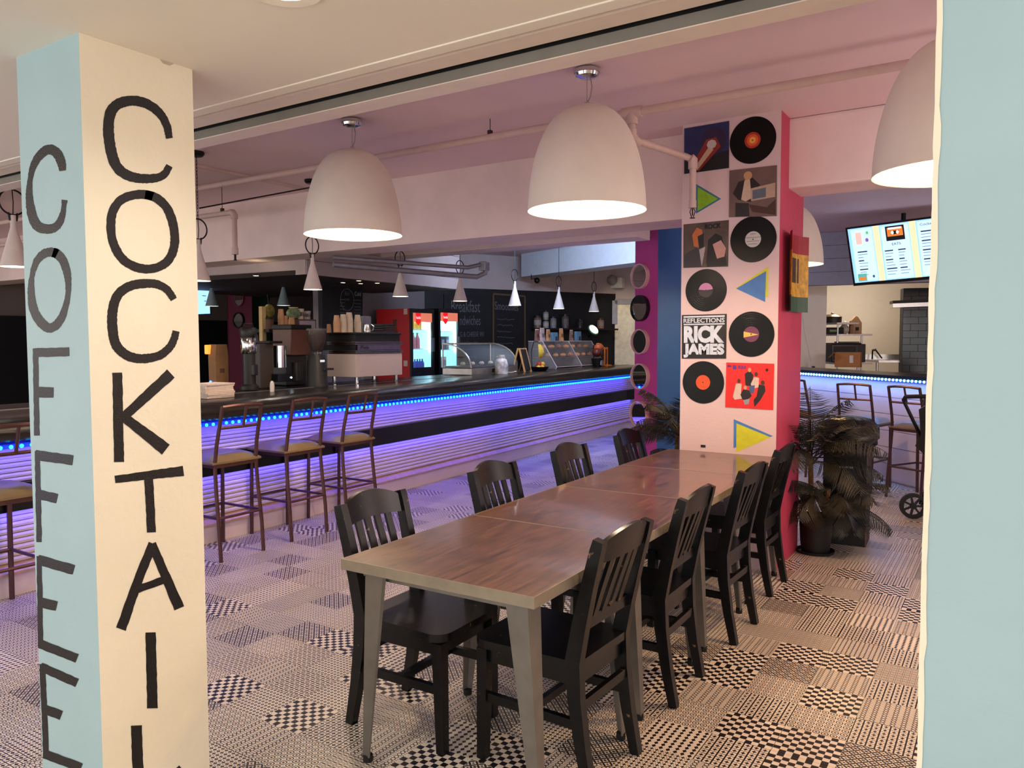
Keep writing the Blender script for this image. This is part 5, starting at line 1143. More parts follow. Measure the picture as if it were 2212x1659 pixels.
# bin with bag
bn = onz(1818, 1178, 0); t = thing('waste_bin', 'black square waste bin with a black bag bulging from the top, beside the palm', 'bin', (bn.x, bn.y+.17, 0), .05)
MB().prism([(-.15, -.15), (.15, -.15), (.15, .15), (-.15, .15)], 0, .74).build('box', mat('matt_black_bin', (14, 14, 15), .55), t); MB().bb((.146, -.152, 0), (.152, -.12, .74)).build('edge_trim', mat('brown_trim', (92, 64, 52), .5), t); MB().bb((-.05, -.158, .575), (.06, -.15, .59)).build('handle', CHROME, t)
BAG = mat('black_bin_bag', (12, 12, 14), .25, bump=.9, bscale=25)
m = MB(); rr = random.Random(8); prof = [(.15, .70), (.19, .74), (.215, .80), (.20, .88), (.15, .93), (.06, .95), (0, .95)]
m.lathe(prof, n=20)
for v in m.v: v.x *= 1+.12*math.sin(v.z*60+v.y*25); v.y *= 1+.1*math.cos(v.z*50+v.x*30)
m.build('bag', BAG, t, smooth=30)
# stroller, mostly hidden by the pier
so = onz(1972, 1120, 0); t = thing('baby_stroller', 'black baby stroller half hidden behind the pale blue pier', 'stroller', (so.x+.25, so.y, 0))
def W(dx, dy, z): return (so.x+dx, so.y+dy, z)
def wheel(x, y, r):
    M = Matrix.Rotation(PI/2-.25, 3, 'X'); Rz = Matrix.Rotation(.35, 3, 'Z'); Q = Rz @ Matrix.Rotation(PI/2, 3, 'X'); c = Vector(W(x, y, r))
    w = MB().lathe([(r*.72, -.02), (r, -.018), (r, .018), (r*.72, .02), (r*.72, -.02)], c, 26, 0, Q).build('wheel', RUB, t, world=True, smooth=40)
    for k in range(7): a = 2*PI*k/7; e = Q @ Vector((r*.75*math.cos(a), r*.75*math.sin(a), 0)); q = MB(); q.bar(c, c+e, .018, .016); o = q.build('spoke', BLK, w, world=True); 
    MB().lathe([(0, -.025), (r*.22, -.025), (r*.22, .025), (0, .025)], c, 12, 0, Q).build('hub', BLK, w, world=True)
wheel(0, 0, .108); wheel(.55, -.05, .108); wheel(.1, .5, .09)
for a_, b_ in ((W(.05, .03, .12), W(.16, .1, .42)), (W(.16, .1, .42), W(-.10, .05, 1.0)), (W(.55, 0, .12), W(.36, .1, .45)), (W(.36, .12, .45), W(.16, .1, .42)), (W(.1, .5, .1), W(.2, .2, .42))): MB().tube([a_, b_], .014, 8).build('frame_tube', BLK, t, world=True)
MB().tube([W(-.10, .05, 1.0), W(-.085, .03, 1.035), W(.06, 0, 1.045), W(.42, .0, 1.045), W(.46, .03, 1.0)], .018, 8).build('handle', RUB, t, world=True, smooth=50)
FAB = mat('black_stroller_fabric', (20, 18, 19), .75, bump=.2)
m = MB(); prof = [(.02, .93), (.12, .99), (.42, .98), (.46, .6), (.40, .42), (.22, .45), (.06, .56), (.0, .62), (.04, .72)]
m.prism(prof, .02, .36, lambda u, v, w: W(u, w, v)); m.build('seat_body', FAB, t, world=True, smooth=30)
m = MB().lathe([(.22*math.cos(PI/2*i/6), .2*math.sin(PI/2*i/6)) for i in range(7)], W(.25, .19, .96), 16); m.build('hood', FAB, t, world=True, smooth=50)
# ================================================================== DOWNLIGHT seen at the top edge
DLG = mat('downlight_glow', (255, 246, 230), .4, emit=(255, 232, 196), es=14); DLW = mat('downlight_trim', (236, 228, 214), .5)
for k, (x, y) in enumerate(DL[:2]):
    t = thing('recessed_downlight', ('round recessed downlight in the front ceiling at the top edge', 'round recessed downlight in the front ceiling beside the pier')[k], 'ceiling light', (x, y, ZF), 0, 'front ceiling downlights')
    MB().lathe([(.06, -.002), (.088, -.006), (.092, .0), (.06, 0)], n=32).build('trim_ring', DLW, t, smooth=40); MB().lathe([(0, -.0015), (.06, -.0015)], n=32).build('lens', DLG, t)
# ================================================================== THINGS ON THE BAR
BZ = 1.081
def onb(px, o): p = onbar(px, o); p.z = BZ; return p
RZ = .05   # the bar's own slight turn
def item(name, label, cat, px, o, group=None, rz=RZ, z=None): p = onb(px, o); p.z = BZ if z is None else z; return thing(name, label, cat, p, rz, group), p
PAPER = mat('napkin_paper', (226, 208, 196), .85, var=.08, scale=30)
t, p = item('napkin_bundle', 'stack of white paper napkins on the bar at the column edge', 'napkins', 452, -.20)
r = random.Random(1)
for k in range(9): MB().box((r.uniform(-.008, .008), r.uniform(-.006, .006), .008+k*.0125), (.24+r.uniform(-.01, .01), .26+r.uniform(-.01, .01), .0115), rz=r.uniform(-.04, .04)).build('napkin_layer', PAPER, t)
t, p = item('salt_shaker', 'small white shaker on the bar left of the grinder', 'shaker', 586, -.30)
MB().lathe([(0, 0), (.018, 0), (.02, .05), (.016, .085), (0, .095)], n=14).build('body', mat('white_ceramic', (226, 216, 206), .35), t, smooth=50); MB().lathe([(.0162, .083), (.012, .094), (0, .097)], n=14).build('cap', STEEL, t)
# bar mat signs (small white lettering blocks on black)
# ---- coffee grinder
t, p = item('coffee_grinder', 'matt black coffee grinder with clear bean hopper beside the espresso machine', 'coffee grinder', 684, -.50)
GB = mat('grinder_black', (30, 29, 31), .45)
MB().lathe([(0, 0), (.105, 0), (.105, .02), (.098, .05), (.092, .25), (.075, .305), (.0, .31)], n=26).build('body', GB, t, smooth=40)
MB().box((.09, .04, .17), (.07, .12, .02), bev=.005).build('dosing_fork', GB, t); MB().box((.10, -.03, .25), (.01, .05, .02)).build('display', mat('lit_display', (220, 220, 220), .3, emit=(220, 225, 235), es=.6), t)
MB().lathe([(.0, .305), (.045, .31), (.05, .335), (.0, .34)], n=20).build('collar', CHROME, t, smooth=40)
MB().lathe([(.042, .335), (.06, .37), (.092, .45), (.098, .52), (.1, .545), (.094, .545), (.09, .45), (.05, .36)], n=26).build('hopper', mat('smoked_clear_plastic', (90, 80, 78), .08, alpha=.28, var=0), t, smooth=50)
MB().lathe([(0, .345), (.046, .36), (.08, .435), (.086, .5), (.05, .515), (0, .517)], n=22).build('beans', mat('coffee_beans', (52, 30, 24), .5, var=.6, scale=90, bump=.8, bscale=90), t, smooth=40)
MB().lathe([(.101, .542), (.098, .56), (0, .565)], n=26).build('lid', mat('smoked_lid', (110, 100, 98), .1, alpha=.4, var=0), t, smooth=40)
# ---- espresso machine
pc = onb(768, -.42); y0m = pc.y; y1m = onb(862, -.42).y; xm1 = pc.x; xm0 = onY(706, 740, y0m).x
zb0 = zat(pc, 815); zt0 = zat(pc, 765); zt1 = zat(pc, 737); zt2 = zat(pc, 718)
t = thing('espresso_machine', 'white panelled espresso machine with steel rails, paper cups on top', 'espresso machine', ((xm0+xm1)/2, (y0m+y1m)/2, BZ))
MPAN = mat('pearl_white_panel', (226, 206, 200), .22, var=.02)
MB().bb((xm0, y0m, zb0), (xm1, y0m+.012, zt0), bev=.004).build('end_panel', MPAN, t, world=True); MB().bb((xm1-.012, y0m+.013, zb0), (xm1, y1m, zt0), bev=.004).build('back_panel', MPAN, t, world=True)
MB().bb((xm0+.02, y0m+.014, zb0+.01), (xm1-.014, y1m-.02, zt2-.01)).build('boiler_body', GB, t, world=True)
for z in (zt0+.012, zt0+.03, zt1-.03, zt1-.012): MB().bb((xm0, y0m-.004, z-.006), (xm1+.006, y1m+.01, z+.006), bev=.003).build('chrome_rail', CHROME, t, world=True)
MB().bb((xm1-.004, y0m+.03, zt0+.04), (xm1+.004, y1m-.03, zt1-.04)).build('name_band', mat('violet_steel_band', (120, 108, 128), .3, metal=.6), t, world=True)
text('lettering', 'Piele', mat('dark_print', (40, 30, 40), .5), frame((xm1+.006, y0m+.13, (zt0+zt1)/2), (0, 1, 0), (0, 0, 1)), .05, t, width=.12)
m = MB(); m.bb((xm0-.02, y0m-.01, zt2-.022), (xm1+.01, y1m-.02, zt2), bev=.006); m.build('cup_tray', mat('black_tray', (16, 16, 18), .35), t, world=True)
for x, y in ((xm1-.04, y0m+.05), (xm1-.04, y1m-.06), (xm0+.05, y0m+.05), (xm0+.05, y1m-.06)): MB().cyl((x, y, BZ), .022, zb0-BZ+.01, 12).build('foot', CHROME, t, world=True)
KC = mat('kraft_cup', (212, 164, 122), .7); WC = mat('white_paper_cup', (232, 214, 190), .7)
def cupstack(px, top, m, label, dx=0, n=6, z=None, wpx=19):
    q = onY(px, 740, y0m+.05) if px < 715 else onX(px, 740, xm1-.13); x, y = q.x, q.y; zb = zt2 if z is None else z; d = dep(q); h = zat(q, top)-zb; rr = wpx/2/FPX*d
    o = thing('cup_stack', label, 'cups', (x, y, zb), 0, 'paper cup stacks on the espresso machine'); step = (h-.09)/max(1, n-1) if n > 1 else 0
    for k in range(n):
        z0 = k*step; MB().lathe([(0, z0), (rr, z0), (rr*1.03, z0+.006), (rr*.72, z0+.09), (0, z0+.09)], n=16).build('cup', m, o, smooth=40)
cupstack(711, 703, KC, 'short stack of kraft cups at the left end of the machine top', n=2, wpx=11)
cupstack(728, 681, KC, 'tall stack of kraft paper cups upside down on the machine', n=6, wpx=15)
cupstack(742, 679, WC, 'stack of white cups behind the kraft stack', n=6, wpx=15)
cupstack(755, 675, WC, 'tallest white cup stack on the espresso machine', n=6, wpx=16)
cupstack(773, 680, WC, 'right-hand white cup stack on the espresso machine', n=6, wpx=15)
q = onbar(793, -.62); o = thing('milk_pitcher', 'small steel milk pitcher on the espresso machine', 'pitcher', (q.x, q.y, zt2)); MB().lathe([(0, 0), (.04, 0), (.042, .03), (.032, .08), (.036, .1), (.033, .1), (.028, .08)], n=18).build('body', CHROME, o, smooth=50); MB().tube([(.03, .03, .09), (.05, .05, .07), (.045, .045, .03), (.03, .03, .02)], .005, 6).build('handle', CHROME, o)
q = onbar(826, -.70); o = thing('knock_box', 'black tray unit on the right end of the espresso machine', 'box', (q.x, q.y, zt2), RZ); 
for k in range(4): MB().box((0, 0, .012+k*.026), (.18, .2-.02*(k % 2), .022), bev=.004).build('black_tier', GB, o)
q = onbar(790, -1.0); o = thing('card_reader', 'grey device with round lens behind the espresso machine', 'device', (q.x, q.y, BZ), RZ); hz = zat(q, 683)-BZ; MB().box((0, 0, hz/2), (.06, .14, hz), bev=.012).build('body', mat('grey_device', (150, 146, 160), .4), o); MB().lathe([(0, 0), (.022, 0), (.022, .012), (0, .012)], (.03, 0, hz*.82), 16, 0, Matrix.Rotation(PI/2, 3, 'Y')).build('lens', BLK, o)
# ---- airpots and the gear along the back
def airpot(px, o, label, topy, zsteel0, zsteel1, rpx):
    t, p = item('airpot', label, 'coffee urn', px, o); d = dep(p); rr = rpx/FPX*d; a, b, c = zat(p, zsteel1)-BZ, zat(p, zsteel0)-BZ, zat(p, topy)-BZ
    MB().lathe([(0, 0), (rr*1.15, 0), (rr*1.15, .03), (rr*.8, .05), (rr*.8, a), (0, a)], n=20).build('stand', GB, t, smooth=40)
    MB().lathe([(rr*.9, a), (rr, a+.01), (rr, b), (rr*.9, b+.01)], n=24).build('steel_body', CHROME, t, smooth=40); MB().lathe([(rr*.98, b), (rr*1.1, b+.03), (rr*1.1, c-.02), (rr*.9, c), (0, c)], n=24).build('lid', GB, t, smooth=40)
    MB().tube([(rr*.95, 0, b+.02), (rr*1.5, 0, b+.02), (rr*1.55, 0, b-.03)], .014, 8).build('spout', GB, t, smooth=50); MB().tube([(0, -rr, b+.05), (0, -rr*.6, c+.03), (0, rr*.6, c+.03), (0, rr, b+.05)], .009, 8).build('carry_handle', GB, t, smooth=50); MB().box((rr*.9, 0, a*.55), (.05, .05, .10), bev=.008).build('tap', GB, t)
airpot(537, -.75, 'steel and black airpot standing on the back of the bar', 707, 730, 764, 17)
t, p = item('coffee_brewer', 'dark box coffee brewer with steel canister and chrome base', 'coffee brewer', 587, -.80)
hb_ = zat(p, 742)-BZ; MB().box((-.08, -.09, hb_/2), (.22, .16, hb_), bev=.008).build('housing', mat('brown_black_case', (58, 48, 42), .45), t); MB().cyl((.02, .08, hb_*.45), .06, hb_*.5, 20).build('canister', CHROME, t, smooth=40); MB().box((.04, .06, hb_*.22), (.16, .2, .075), bev=.006).build('drip_base', mat('dark_chrome', (60, 60, 70), .25, metal=.8), t); MB().ball((.125, .12, hb_*.22), .008, n=5).build('pilot_light', LEDW, t); MB().box((-.02, -.02, hb_+.012), (.2, .16, .024), bev=.006).build('top_cover', BLK, t)
t, p = item('grind_brewer', 'tall brown and black coffee brewer behind the grinder', 'coffee brewer', 630, -.95)
hb_ = zat(p, 703)-BZ; MB().box((0, 0, hb_*.72), (.26, .26, hb_*.44), bev=.01).build('tank', mat('brown_tank', (96, 58, 42), .4), t); MB().box((0, 0, hb_*.97), (.28, .28, hb_*.08), bev=.008).build('top_cap', BLK, t); MB().box((-.04, 0, hb_*.25), (.2, .26, hb_*.5), bev=.01).build('base_tower', GB, t); MB().cyl((.06, 0, hb_*.08), .06, hb_*.3, 16).build('server_flask', GB, t, smooth=40)
# counters behind
t = thing('back_counter', 'dark work counter in the shadow behind the bar', 'counter', (-7.0, 5.2, 0))
MB().bb((-7.45, 1.2, 0), (-6.85, 7.5, .92)).build('cabinet', BLACKW, t, world=True); MB().bb((-7.5, 1.2, .92), (-6.8, 7.5, .96)).build('worktop', GB, t, world=True)
for k in range(7): MB().bb((-6.852, 1.3+k*.88, .1), (-6.835, 2.14+k*.88, .88)).build('cabinet_door', BLK, t, world=True)
# shelf riser with cups and boxes
q = onbar(572, -1.45); XS = q.x; 
def sx(px, py): return onX(px, py, XS)
za, zb_s = sx(620, 712).z, sx(620, 714).z
t = thing('cup_rack', 'pale wooden post and dark shelf with cups behind the brewers', 'rack', sx(620, 760))
y_a, y_b = sx(567, 700).y, sx(682, 700).y
MB().bb((XS-.03, y_a-.02, .96), (XS+.02, y_a+.03, sx(567, 662).z)).build('post', mat('pale_wood_post', (206, 178, 122), .6), t, world=True)
MB().bb((XS-.14, y_a, za-.03), (XS+.10, y_b, za)).build('shelf_board', BLK, t, world=True); MB().bb((XS-.14, y_b-.03, .96), (XS+.10, y_b, za-.03)).build('end_post', BLK, t, world=True)
def onsh(name, label, cat, px, grp='things on the cup rack', dx=0): p = sx(px, 712); return thing(name, label, cat, (XS+dx, p.y, za), 0, grp), dep((XS, p.y))
hz_ = lambda px, py: sx(px, py).z-za
t, d = onsh('storage_canister', 'brown canister with dark lid on the cup rack', 'canister', 580); h = hz_(580, 690); MB().lathe([(0, 0), (.055, 0), (.055, h), (0, h)], n=18).build('body', mat('brown_canister', (92, 60, 42), .4), t, smooth=40); MB().cyl((0, 0, h), .058, .02, 18).build('lid', BLK, t)
t, d = onsh('leafy_bag', 'bag of yellow green leaves standing on the canister', 'bag', 582, dx=.0); t.location.z = za+h+.02; MB().ball((0, 0, .07), .065, n=7, sq=(.8, 1, 1.1)).build('bag', mat('green_gold_leaf', (120, 110, 44), .6, var=.6, scale=30), t, smooth=30); MB().tube([(0, .0, .12), (.0, -.02, .24)], .004, 5).build('twig', BLK, t); MB().tube([(0, .0, .12), (.0, .03, .22)], .004, 5).build('twig', BLK, t)
for k, (px, top, m_, lb) in enumerate(((602, 668, KC, 'tall amber cup stack on the cup rack'), (611, 682, KC, 'kraft cup stack right of the tall amber stack'), (625, 686, mat('pale_kraft_cup', (224, 176, 128), .7), 'single pale kraft cup in front of the menu board'))):
    t, d = onsh('cup_stack', lb, 'cups', px, dx=.04); h = hz_(px, top); rr = 7/FPX*d; n = 4 if k < 2 else 2
    for j in range(n): z0 = (h-.1)*j/max(1, n-1); MB().lathe([(0, z0), (rr, z0), (rr*.75, z0+.1), (0, z0+.1)], n=14).build('cup', m_, t, smooth=40)
t, d = onsh('supply_box', 'white box with wooden edge on the cup rack', 'box', 653, dx=0); h = hz_(653, 690); w_ = (sx(672, 700).y-sx(633, 700).y); MB().box((0, 0, h/2), (.16, w_, h)).build('carton', mat('tan_box_edge', (120, 92, 78), .7), t); MB().box((.083, 0, h/2), (.006, w_*.86, h*.7)).build('front_card', mat('lilac_white_card', (190, 180, 190), .7), t)
zbx = za+h
for px, top, m_, lb, rr in ((634, 665, mat('green_plant_bag', (130, 150, 110), .6, var=.5, scale=25), 'clear bag of green leaves on the white box', .075), (650, 667, WC, 'white paper cup left on the supply box', .035), (664, 672, mat('grey_white_cup', (200, 190, 186), .7), 'white printed cup right on the supply box', .038)):
    p = sx(px, 690); o = thing('paper_cup' if rr < .05 else 'leafy_bag', lb, 'cup' if rr < .05 else 'bag', (XS, p.y, zbx), 0, 'things on the cup rack'); h = sx(px, top).z-zbx
    if rr < .05: MB().lathe([(0, 0), (rr*.8, 0), (rr, h), (rr*.9, h), (0, h*.95)], n=16).build('cup', m_, o, smooth=40); MB().lathe([(rr*.86, h*.3), (rr*.94, h*.7)], n=16).build('sleeve_band', mat('cup_band', (120, 110, 108), .7), o)
    else: MB().ball((0, 0, h*.5), rr, n=8, sq=(.7, 1.2, h*.5/rr)).build('bag', m_, o, smooth=30); MB().lathe([(rr*.5, h*.95), (rr*.75, h*1.05)], n=14).build('rim', WC, o)
# small lamp and paper bag at far left
t, p = item('amber_lamp', 'small glowing amber lamp behind the napkins', 'lamp', 452, -1.25); z0 = zat(p, 765)-BZ; h = zat(p, 745)-BZ
MB().cyl((0, 0, 0), .03, .02, 12).build('base', BLK, t); MB().tube([(0, 0, .02), (0, 0, z0)], .008, 6).build('stem', BLK, t); MB().box((0, 0, (z0+h)/2), (.05, .075, h-z0), bev=.008).build('shade', mat('amber_glow', (255, 150, 60), .5, emit=(255, 140, 48), es=1.6), t)
for k in range(2): MB().ball((.03, -.02+.04*k, .06), .012, n=5).build('blue_led', mat('blue_pilot', (80, 120, 255), .4, emit=(60, 110, 255), es=6), t)
t, p = item('paper_bag', 'brown paper bag standing behind the napkin stack', 'paper bag', 471, -1.2); h = zat(p, 744)-BZ; MB().prism([(-.07, 0), (.07, 0), (.075, h*.7), (.06, h), (-.06, h), (-.075, h*.7)], -.05, .05, lambda u, v, w: (w, u, v)).build('bag', mat('kraft_bag', (146, 110, 74), .85), t); MB().box((.052, 0, h*.4), (.004, .05, .04)).build('print', mat('bag_print', (96, 70, 46), .8), t)
# ---- curved glass display case
t, p = item('display_case', 'countertop display case with curved glass front, beyond the espresso machine', 'display case', 1040, -.72)
L_ = onb(1092, -.72).y-onb(992, -.72).y; ht = zat(p, 742)-BZ; GLS = mat('clear_case_glass', (190, 205, 220), .04, alpha=.14, var=0); AL = mat('silver_case_frame', (176, 170, 166), .3, metal=.8)
prof = [(-.22, 0.09)]+[(-.22+.0+.44*math.sin(PI/2*i/10), .09+(ht-.09)*math.cos(PI/2*i/10)) for i in range(11)]
for s in (-1, 1):
    m = MB(); m.tube([(u, s*L_/2, v) for u, v in prof]+[(.22, s*L_/2, .09)], .010, 6, closed=False); m.build('end_frame', AL, t, smooth=50)
    m = MB(); m.prism(prof, s*L_/2-.003, s*L_/2+.003, lambda u, v, w: (u, w, v)); m.build('end_glass', GLS, t)
m = MB(); arc = prof[1:]; vs = []; 
for u, v in arc: vs += [(u, -L_/2, v), (u, L_/2, v)]
m.add(vs, [(2*i, 2*i+1, 2*i+3, 2*i+2) for i in range(len(arc)-1)]); m.build('curved_glass', GLS, t, smooth=60)
MB().bb((-.23, -L_/2, 0), (.23, L_/2, .085), bev=.006).build('plinth', AL, t); MB().bb((-.2, -L_/2+.02, .09), (.2, L_/2-.02, .11)).build('tray', mat('dark_case_tray', (40, 36, 38), .4), t)
MB().bb((-.23, -L_/2, ht-.012), (-.15, L_/2, ht+.008)).build('top_rail', AL, t); MB().bb((.10, -L_/2-.02, .22), (.02, -L_/2-.008, .24)).build('end_handle', mat('red_brown_handle', (70, 26, 24), .4), t)
MB().bb((.232, -.1, .02), (.237, .12, .07)).build('name_plate', BLK, t); MB().bb((.2372, .0, .03), (.239, .06, .06)).build('price_card', WC, t)
for k in range(5): o = thing('wrapped_roll', 'wrapped pale roll in the curved case, %s from the left' % 'first second third fourth fifth'.split()[k], 'food', (p.x, p.y-L_*.36+L_*.18*k, BZ+.11), 0, 'rolls in the curved case'); MB().ball((0, 0, .025), .035, n=6, sq=(1.2, .9, .7)).build('roll', mat('pale_wrap', (196, 184, 170), .5), o, smooth=50); MB().bb((-.02, -.012, .045), (.02, .012, .052)).build('label_strip', WC, o)
# milk jug with a face
t, p = item('patterned_jar', 'white patterned jar at the right end of the curved case', 'jar', 1083, -.36); h = zat(p, 768)-BZ
MB().lathe([(0, 0), (.085, 0), (.09, h*.5), (.07, h*.78), (.05, h*.84), (.05, h*.95), (0, h*.97)], n=20).build('body', mat('jar_white_black', (212, 204, 202), .35, var=.55, scale=18), t, smooth=40); MB().tube([(0, .05, h*.8), (0, .1, h*.7), (0, .1, h*.4), (0, .08, h*.3)], .01, 6).build('handle', WC, t, smooth=50); MB().cyl((0, 0, h*.95), .045, .02, 16).build('lid', mat('pale_lid', (226, 220, 216), .4), t)
# A-frame sign
t, p = item('folding_sign', 'small folding chalkboard sign with wooden frame on the bar', 'sign', 1127, -.45); h = zat(p, 752)-BZ; WD = mat('light_oak', (200, 150, 96), .6)
for s in (-1, 1):
    for y in (-.09, .09): MB().bar((s*.10*0+y*.0+.0, y, 0), (0, y, 0.001), .01, .01) if False else MB().bar((s*.10, y, 0), (s*.01, y, h), .022, .014, up=(0, 1, 0)).build('frame_leg', WD, t)
    m = MB(); m.add([(s*.094, -.085, .03), (s*.094, .085, .03), (s*.014, .085, h-.02), (s*.014, -.085, h-.02)], [(0,1,2,3)]); o = m.build('panel', BOARD, t); so_ = o.modifiers.new('t', 'SOLIDIFY'); so_.thickness = .006
    MB().bar((s*.01, -.09, h-.008), (s*.01, .09, h-.008), .018, .014).build('top_rail', WD, t)
t, p = item('plastic_spoon', 'white plastic spoon lying on the bar left of the folding sign', 'spoon', 1104, -.4); MB().tube([(0, -.10, .012), (0, 0, .006), (0, .10, .012)], .006, 6).build('handle', WC, t); MB().ball((0, .12, .014), .02, n=6, sq=(.8, 1.3, .4)).build('bowl', WC, t, smooth=50)
# ---- fruit: bananas on a hook, fruit in a bowl
t, p = item('fruit_stand', 'black wire fruit stand with hanging hook before the pastry case', 'fruit stand', 1165, -.40); h = zat(p, 738)-BZ
MB().lathe([(0, .0), (.10, .0), (.14, .05), (.145, .06), (.135, .06), (.1, .012)], n=22).build('bowl', BLK, t, smooth=40); MB().tube([(-.12, 0, .02), (-.13, 0, h*.7), (-.09, 0, h), (-.02, 0, h), (0, 0, h-.03)], .006, 6).build('hook', BLK, t, smooth=50)
BAN = mat('banana_yellow', (222, 186, 70), .5, var=.15, scale=30)
for k in range(5):
    a = (k-2)*.28; o = thing('banana', 'ripe banana hanging from the fruit stand hook, %s of the bunch' % ('first', 'second', 'third', 'fourth', 'last')[k], 'banana', (p.x, p.y+(k-2)*.012, p.z+h-.04), a, 'bananas in the hanging bunch')
    MB().tube([(0, 0, 0), (.025, 0, -.05), (.04, 0, -.11), (.03, 0, -.17), (.01, 0, -.2)], [.007, .017, .02, .016, .006], 7).build('fruit', BAN, o, smooth=60); MB().tube([(0, 0, .01), (0, 0, -.005)], .007, 6).build('stem', mat('banana_stem', (120, 110, 50), .6), o)
fr = [((.0, .06, .05), (226, 130, 30), 'orange'), ((.05, 0, .05), (226, 150, 40), 'orange'), ((-.05, .02, .05), (170, 40, 30), 'apple'), ((.03, -.07, .05), (214, 190, 60), 'lemon'), ((.0, -.01, .10), (190, 60, 34), 'apple'), ((.0, .09, .095), (230, 170, 50), 'lemon')]
for k, (dp, col, nm) in enumerate(fr):
    o = thing(nm, '%s in the fruit stand bowl, %s' % (('orange fruit', 'amber orange', 'red apple', 'yellow lemon', 'orange red apple', 'golden lemon')[k], ('at the back right', 'in front', 'at the back', 'at the left', 'on top', 'at the right end')[k]), nm, p+Vector(dp)-Vector((0, 0, .035)), 0, 'fruit in the bowl'); MB().ball((0, 0, .035), .036, n=8).build('fruit', mat('fruit_%d_%d' % col[:2], col, .45, bump=.05), o, smooth=60); MB().cyl((0, 0, .068), .004, .01, 6).build('stalk', mat('stalk_brown', (80, 60, 30), .7), o)
# ---- acrylic pastry case
t, p = item('pastry_case', 'clear slanted acrylic pastry case with trays on the bar', 'pastry case', 1222, -.75)
L_ = (onb(1276, -.72).y-onb(1168, -.72).y); ht = zat(p, 737)-BZ; ACR = mat('clear_acrylic', (215, 205, 212), .05, alpha=.13, var=0); ACE = mat('acrylic_edge', (205, 190, 196), .2, alpha=1)
sd = [(-.2, 0), (.28, 0), (.30, .03), (.05, ht), (-.2, ht)]
for s in (-1, 0, 1):
    m = MB(); m.prism(sd, s*L_/2-.003, s*L_/2+.003, lambda u, v, w: (u, w, v)); m.build('divider', ACR, t)
    for a, b in zip(sd[1:], sd[2:]): m = MB(); m.tube([(a[0], s*L_/2, a[1]), (b[0], s*L_/2, b[1])], .006, 5); m.build('edge_strip', ACE, t)
for x_, z_ in ((.30, .03), (.05, ht), (.28, 0)): m = MB(); m.tube([(x_, -L_/2, z_), (x_, L_/2, z_)], .006, 5); m.build('edge_strip', ACE, t)
m = MB(); m.add([(.30, -L_/2, .03), (.30, L_/2, .03), (.05, L_/2, ht), (.05, -L_/2, ht)], [(0,1,2,3)]); m.build('front_pane', ACR, t)
TRY = mat('dark_pastry_tray', (46, 40, 44), .5); lev = [.02, ht*.38, ht*.70]
for z in lev: MB().bb((-.19, -L_/2+.01, z), (.26-.22*z/ht, L_/2-.01, z+.012)).build('shelf_tray', TRY, t)
PST = mat('golden_pastry', (214, 142, 74), .55, var=.25, scale=30, bump=.3); PST2 = mat('brown_pastry', (170, 98, 56), .55, var=.3, scale=30, bump=.3)
M3 = WM[t.name]; r = random.Random(6); cnt = 0
ordn = 'first second third fourth fifth sixth seventh eighth'.split()
for li, z in enumerate(lev[1:]):
    for k in range(7):
        loc = M3 @ Vector((.08-.08*li, -L_*.43+L_*.143*k, z+.013)); m_ = PST if (k+li) % 3 else PST2
        o = thing('pastry', '%s pastry on the %s tray of the pastry case, %s from the left' % ('golden' if m_ is PST else 'brown', ('middle', 'upper')[li], ordn[k]), 'pastry', loc, r.uniform(0, 3), 'pastries in the case')
        MB().ball((0, 0, .03), .05, n=7, sq=(1.25, .85, .62)).build('bun', m_, o, smooth=50)
        MB().tube([(-.03, -.02, .055), (0, 0, .062), (.03, .02, .055)], .007, 5).build('crust_ridge', PST2 if m_ is PST else PST, o)
# snack bags on top
MB().bb((-.2, -L_/2-.01, ht+.001), (.06, L_/2+.01, ht+.007)).build('top_pane', ACR, t)
for k, (px, w_, col, lb) in enumerate(((1160, .10, (128, 84, 78), 'snack bag with dark nuts at the left end on the pastry case'), (1171, .12, (206, 176, 180), 'pinkish leaning snack bag on the pastry case'), (1184, .09, (216, 160, 112), 'orange snack bag on the pastry case before the blue box'), (1212, .10, (222, 160, 110), 'bright orange snack bag in the middle of the pastry case top'), (1234, .09, (150, 116, 106), 'grey brown snack bag right of the middle'))):
    q = onbar(px, -.80); o = thing('snack_bag', lb, 'snack bag', (q.x, q.y, BZ+ht+.008), RZ, 'snack bags on the pastry case'); h = .17+.02*(k % 2)
    MB().prism([(-w_*.42, 0), (w_*.42, 0), (w_*.5, h), (-w_*.5, h)], -.018, .02, lambda u, v, w: (w*(1.4-v*5), u, v)).build('pouch', mat('snack_%d' % k, col, .35, var=.35, scale=22), o); MB().bb((-.006, -w_*.5, h-.004), (.006, w_*.5, h+.012)).build('seal', WC, o); MB().bb((.014, -w_*.25, h*.3), (.03, w_*.25, h*.6)).build('print', mat('snack_print_%d' % k, tuple(int(c*.6) for c in col), .4), o)
for px, top, lb in ((1197, 718, 'light blue box behind the snack bags'), (1248, 716, 'tall light blue box at the right end of the pastry case')):
    q = onbar(px, -.86); z0 = BZ+ht+.008; o = thing('blue_box', lb, 'box', (q.x, q.y, z0), RZ, 'blue boxes by the pastry case'); h = zat(q, top)-z0; MB().box((0, 0, h/2), (.05, .17, h)).build('carton', mat('pale_blue_carton', (110, 160, 196), .6), o); MB().box((.027, .03, h*.25 if px < 1250 else h*.85), (.004, .06, .07)).build('print_panel', mat('navy_print', (40, 50, 90), .6), o)
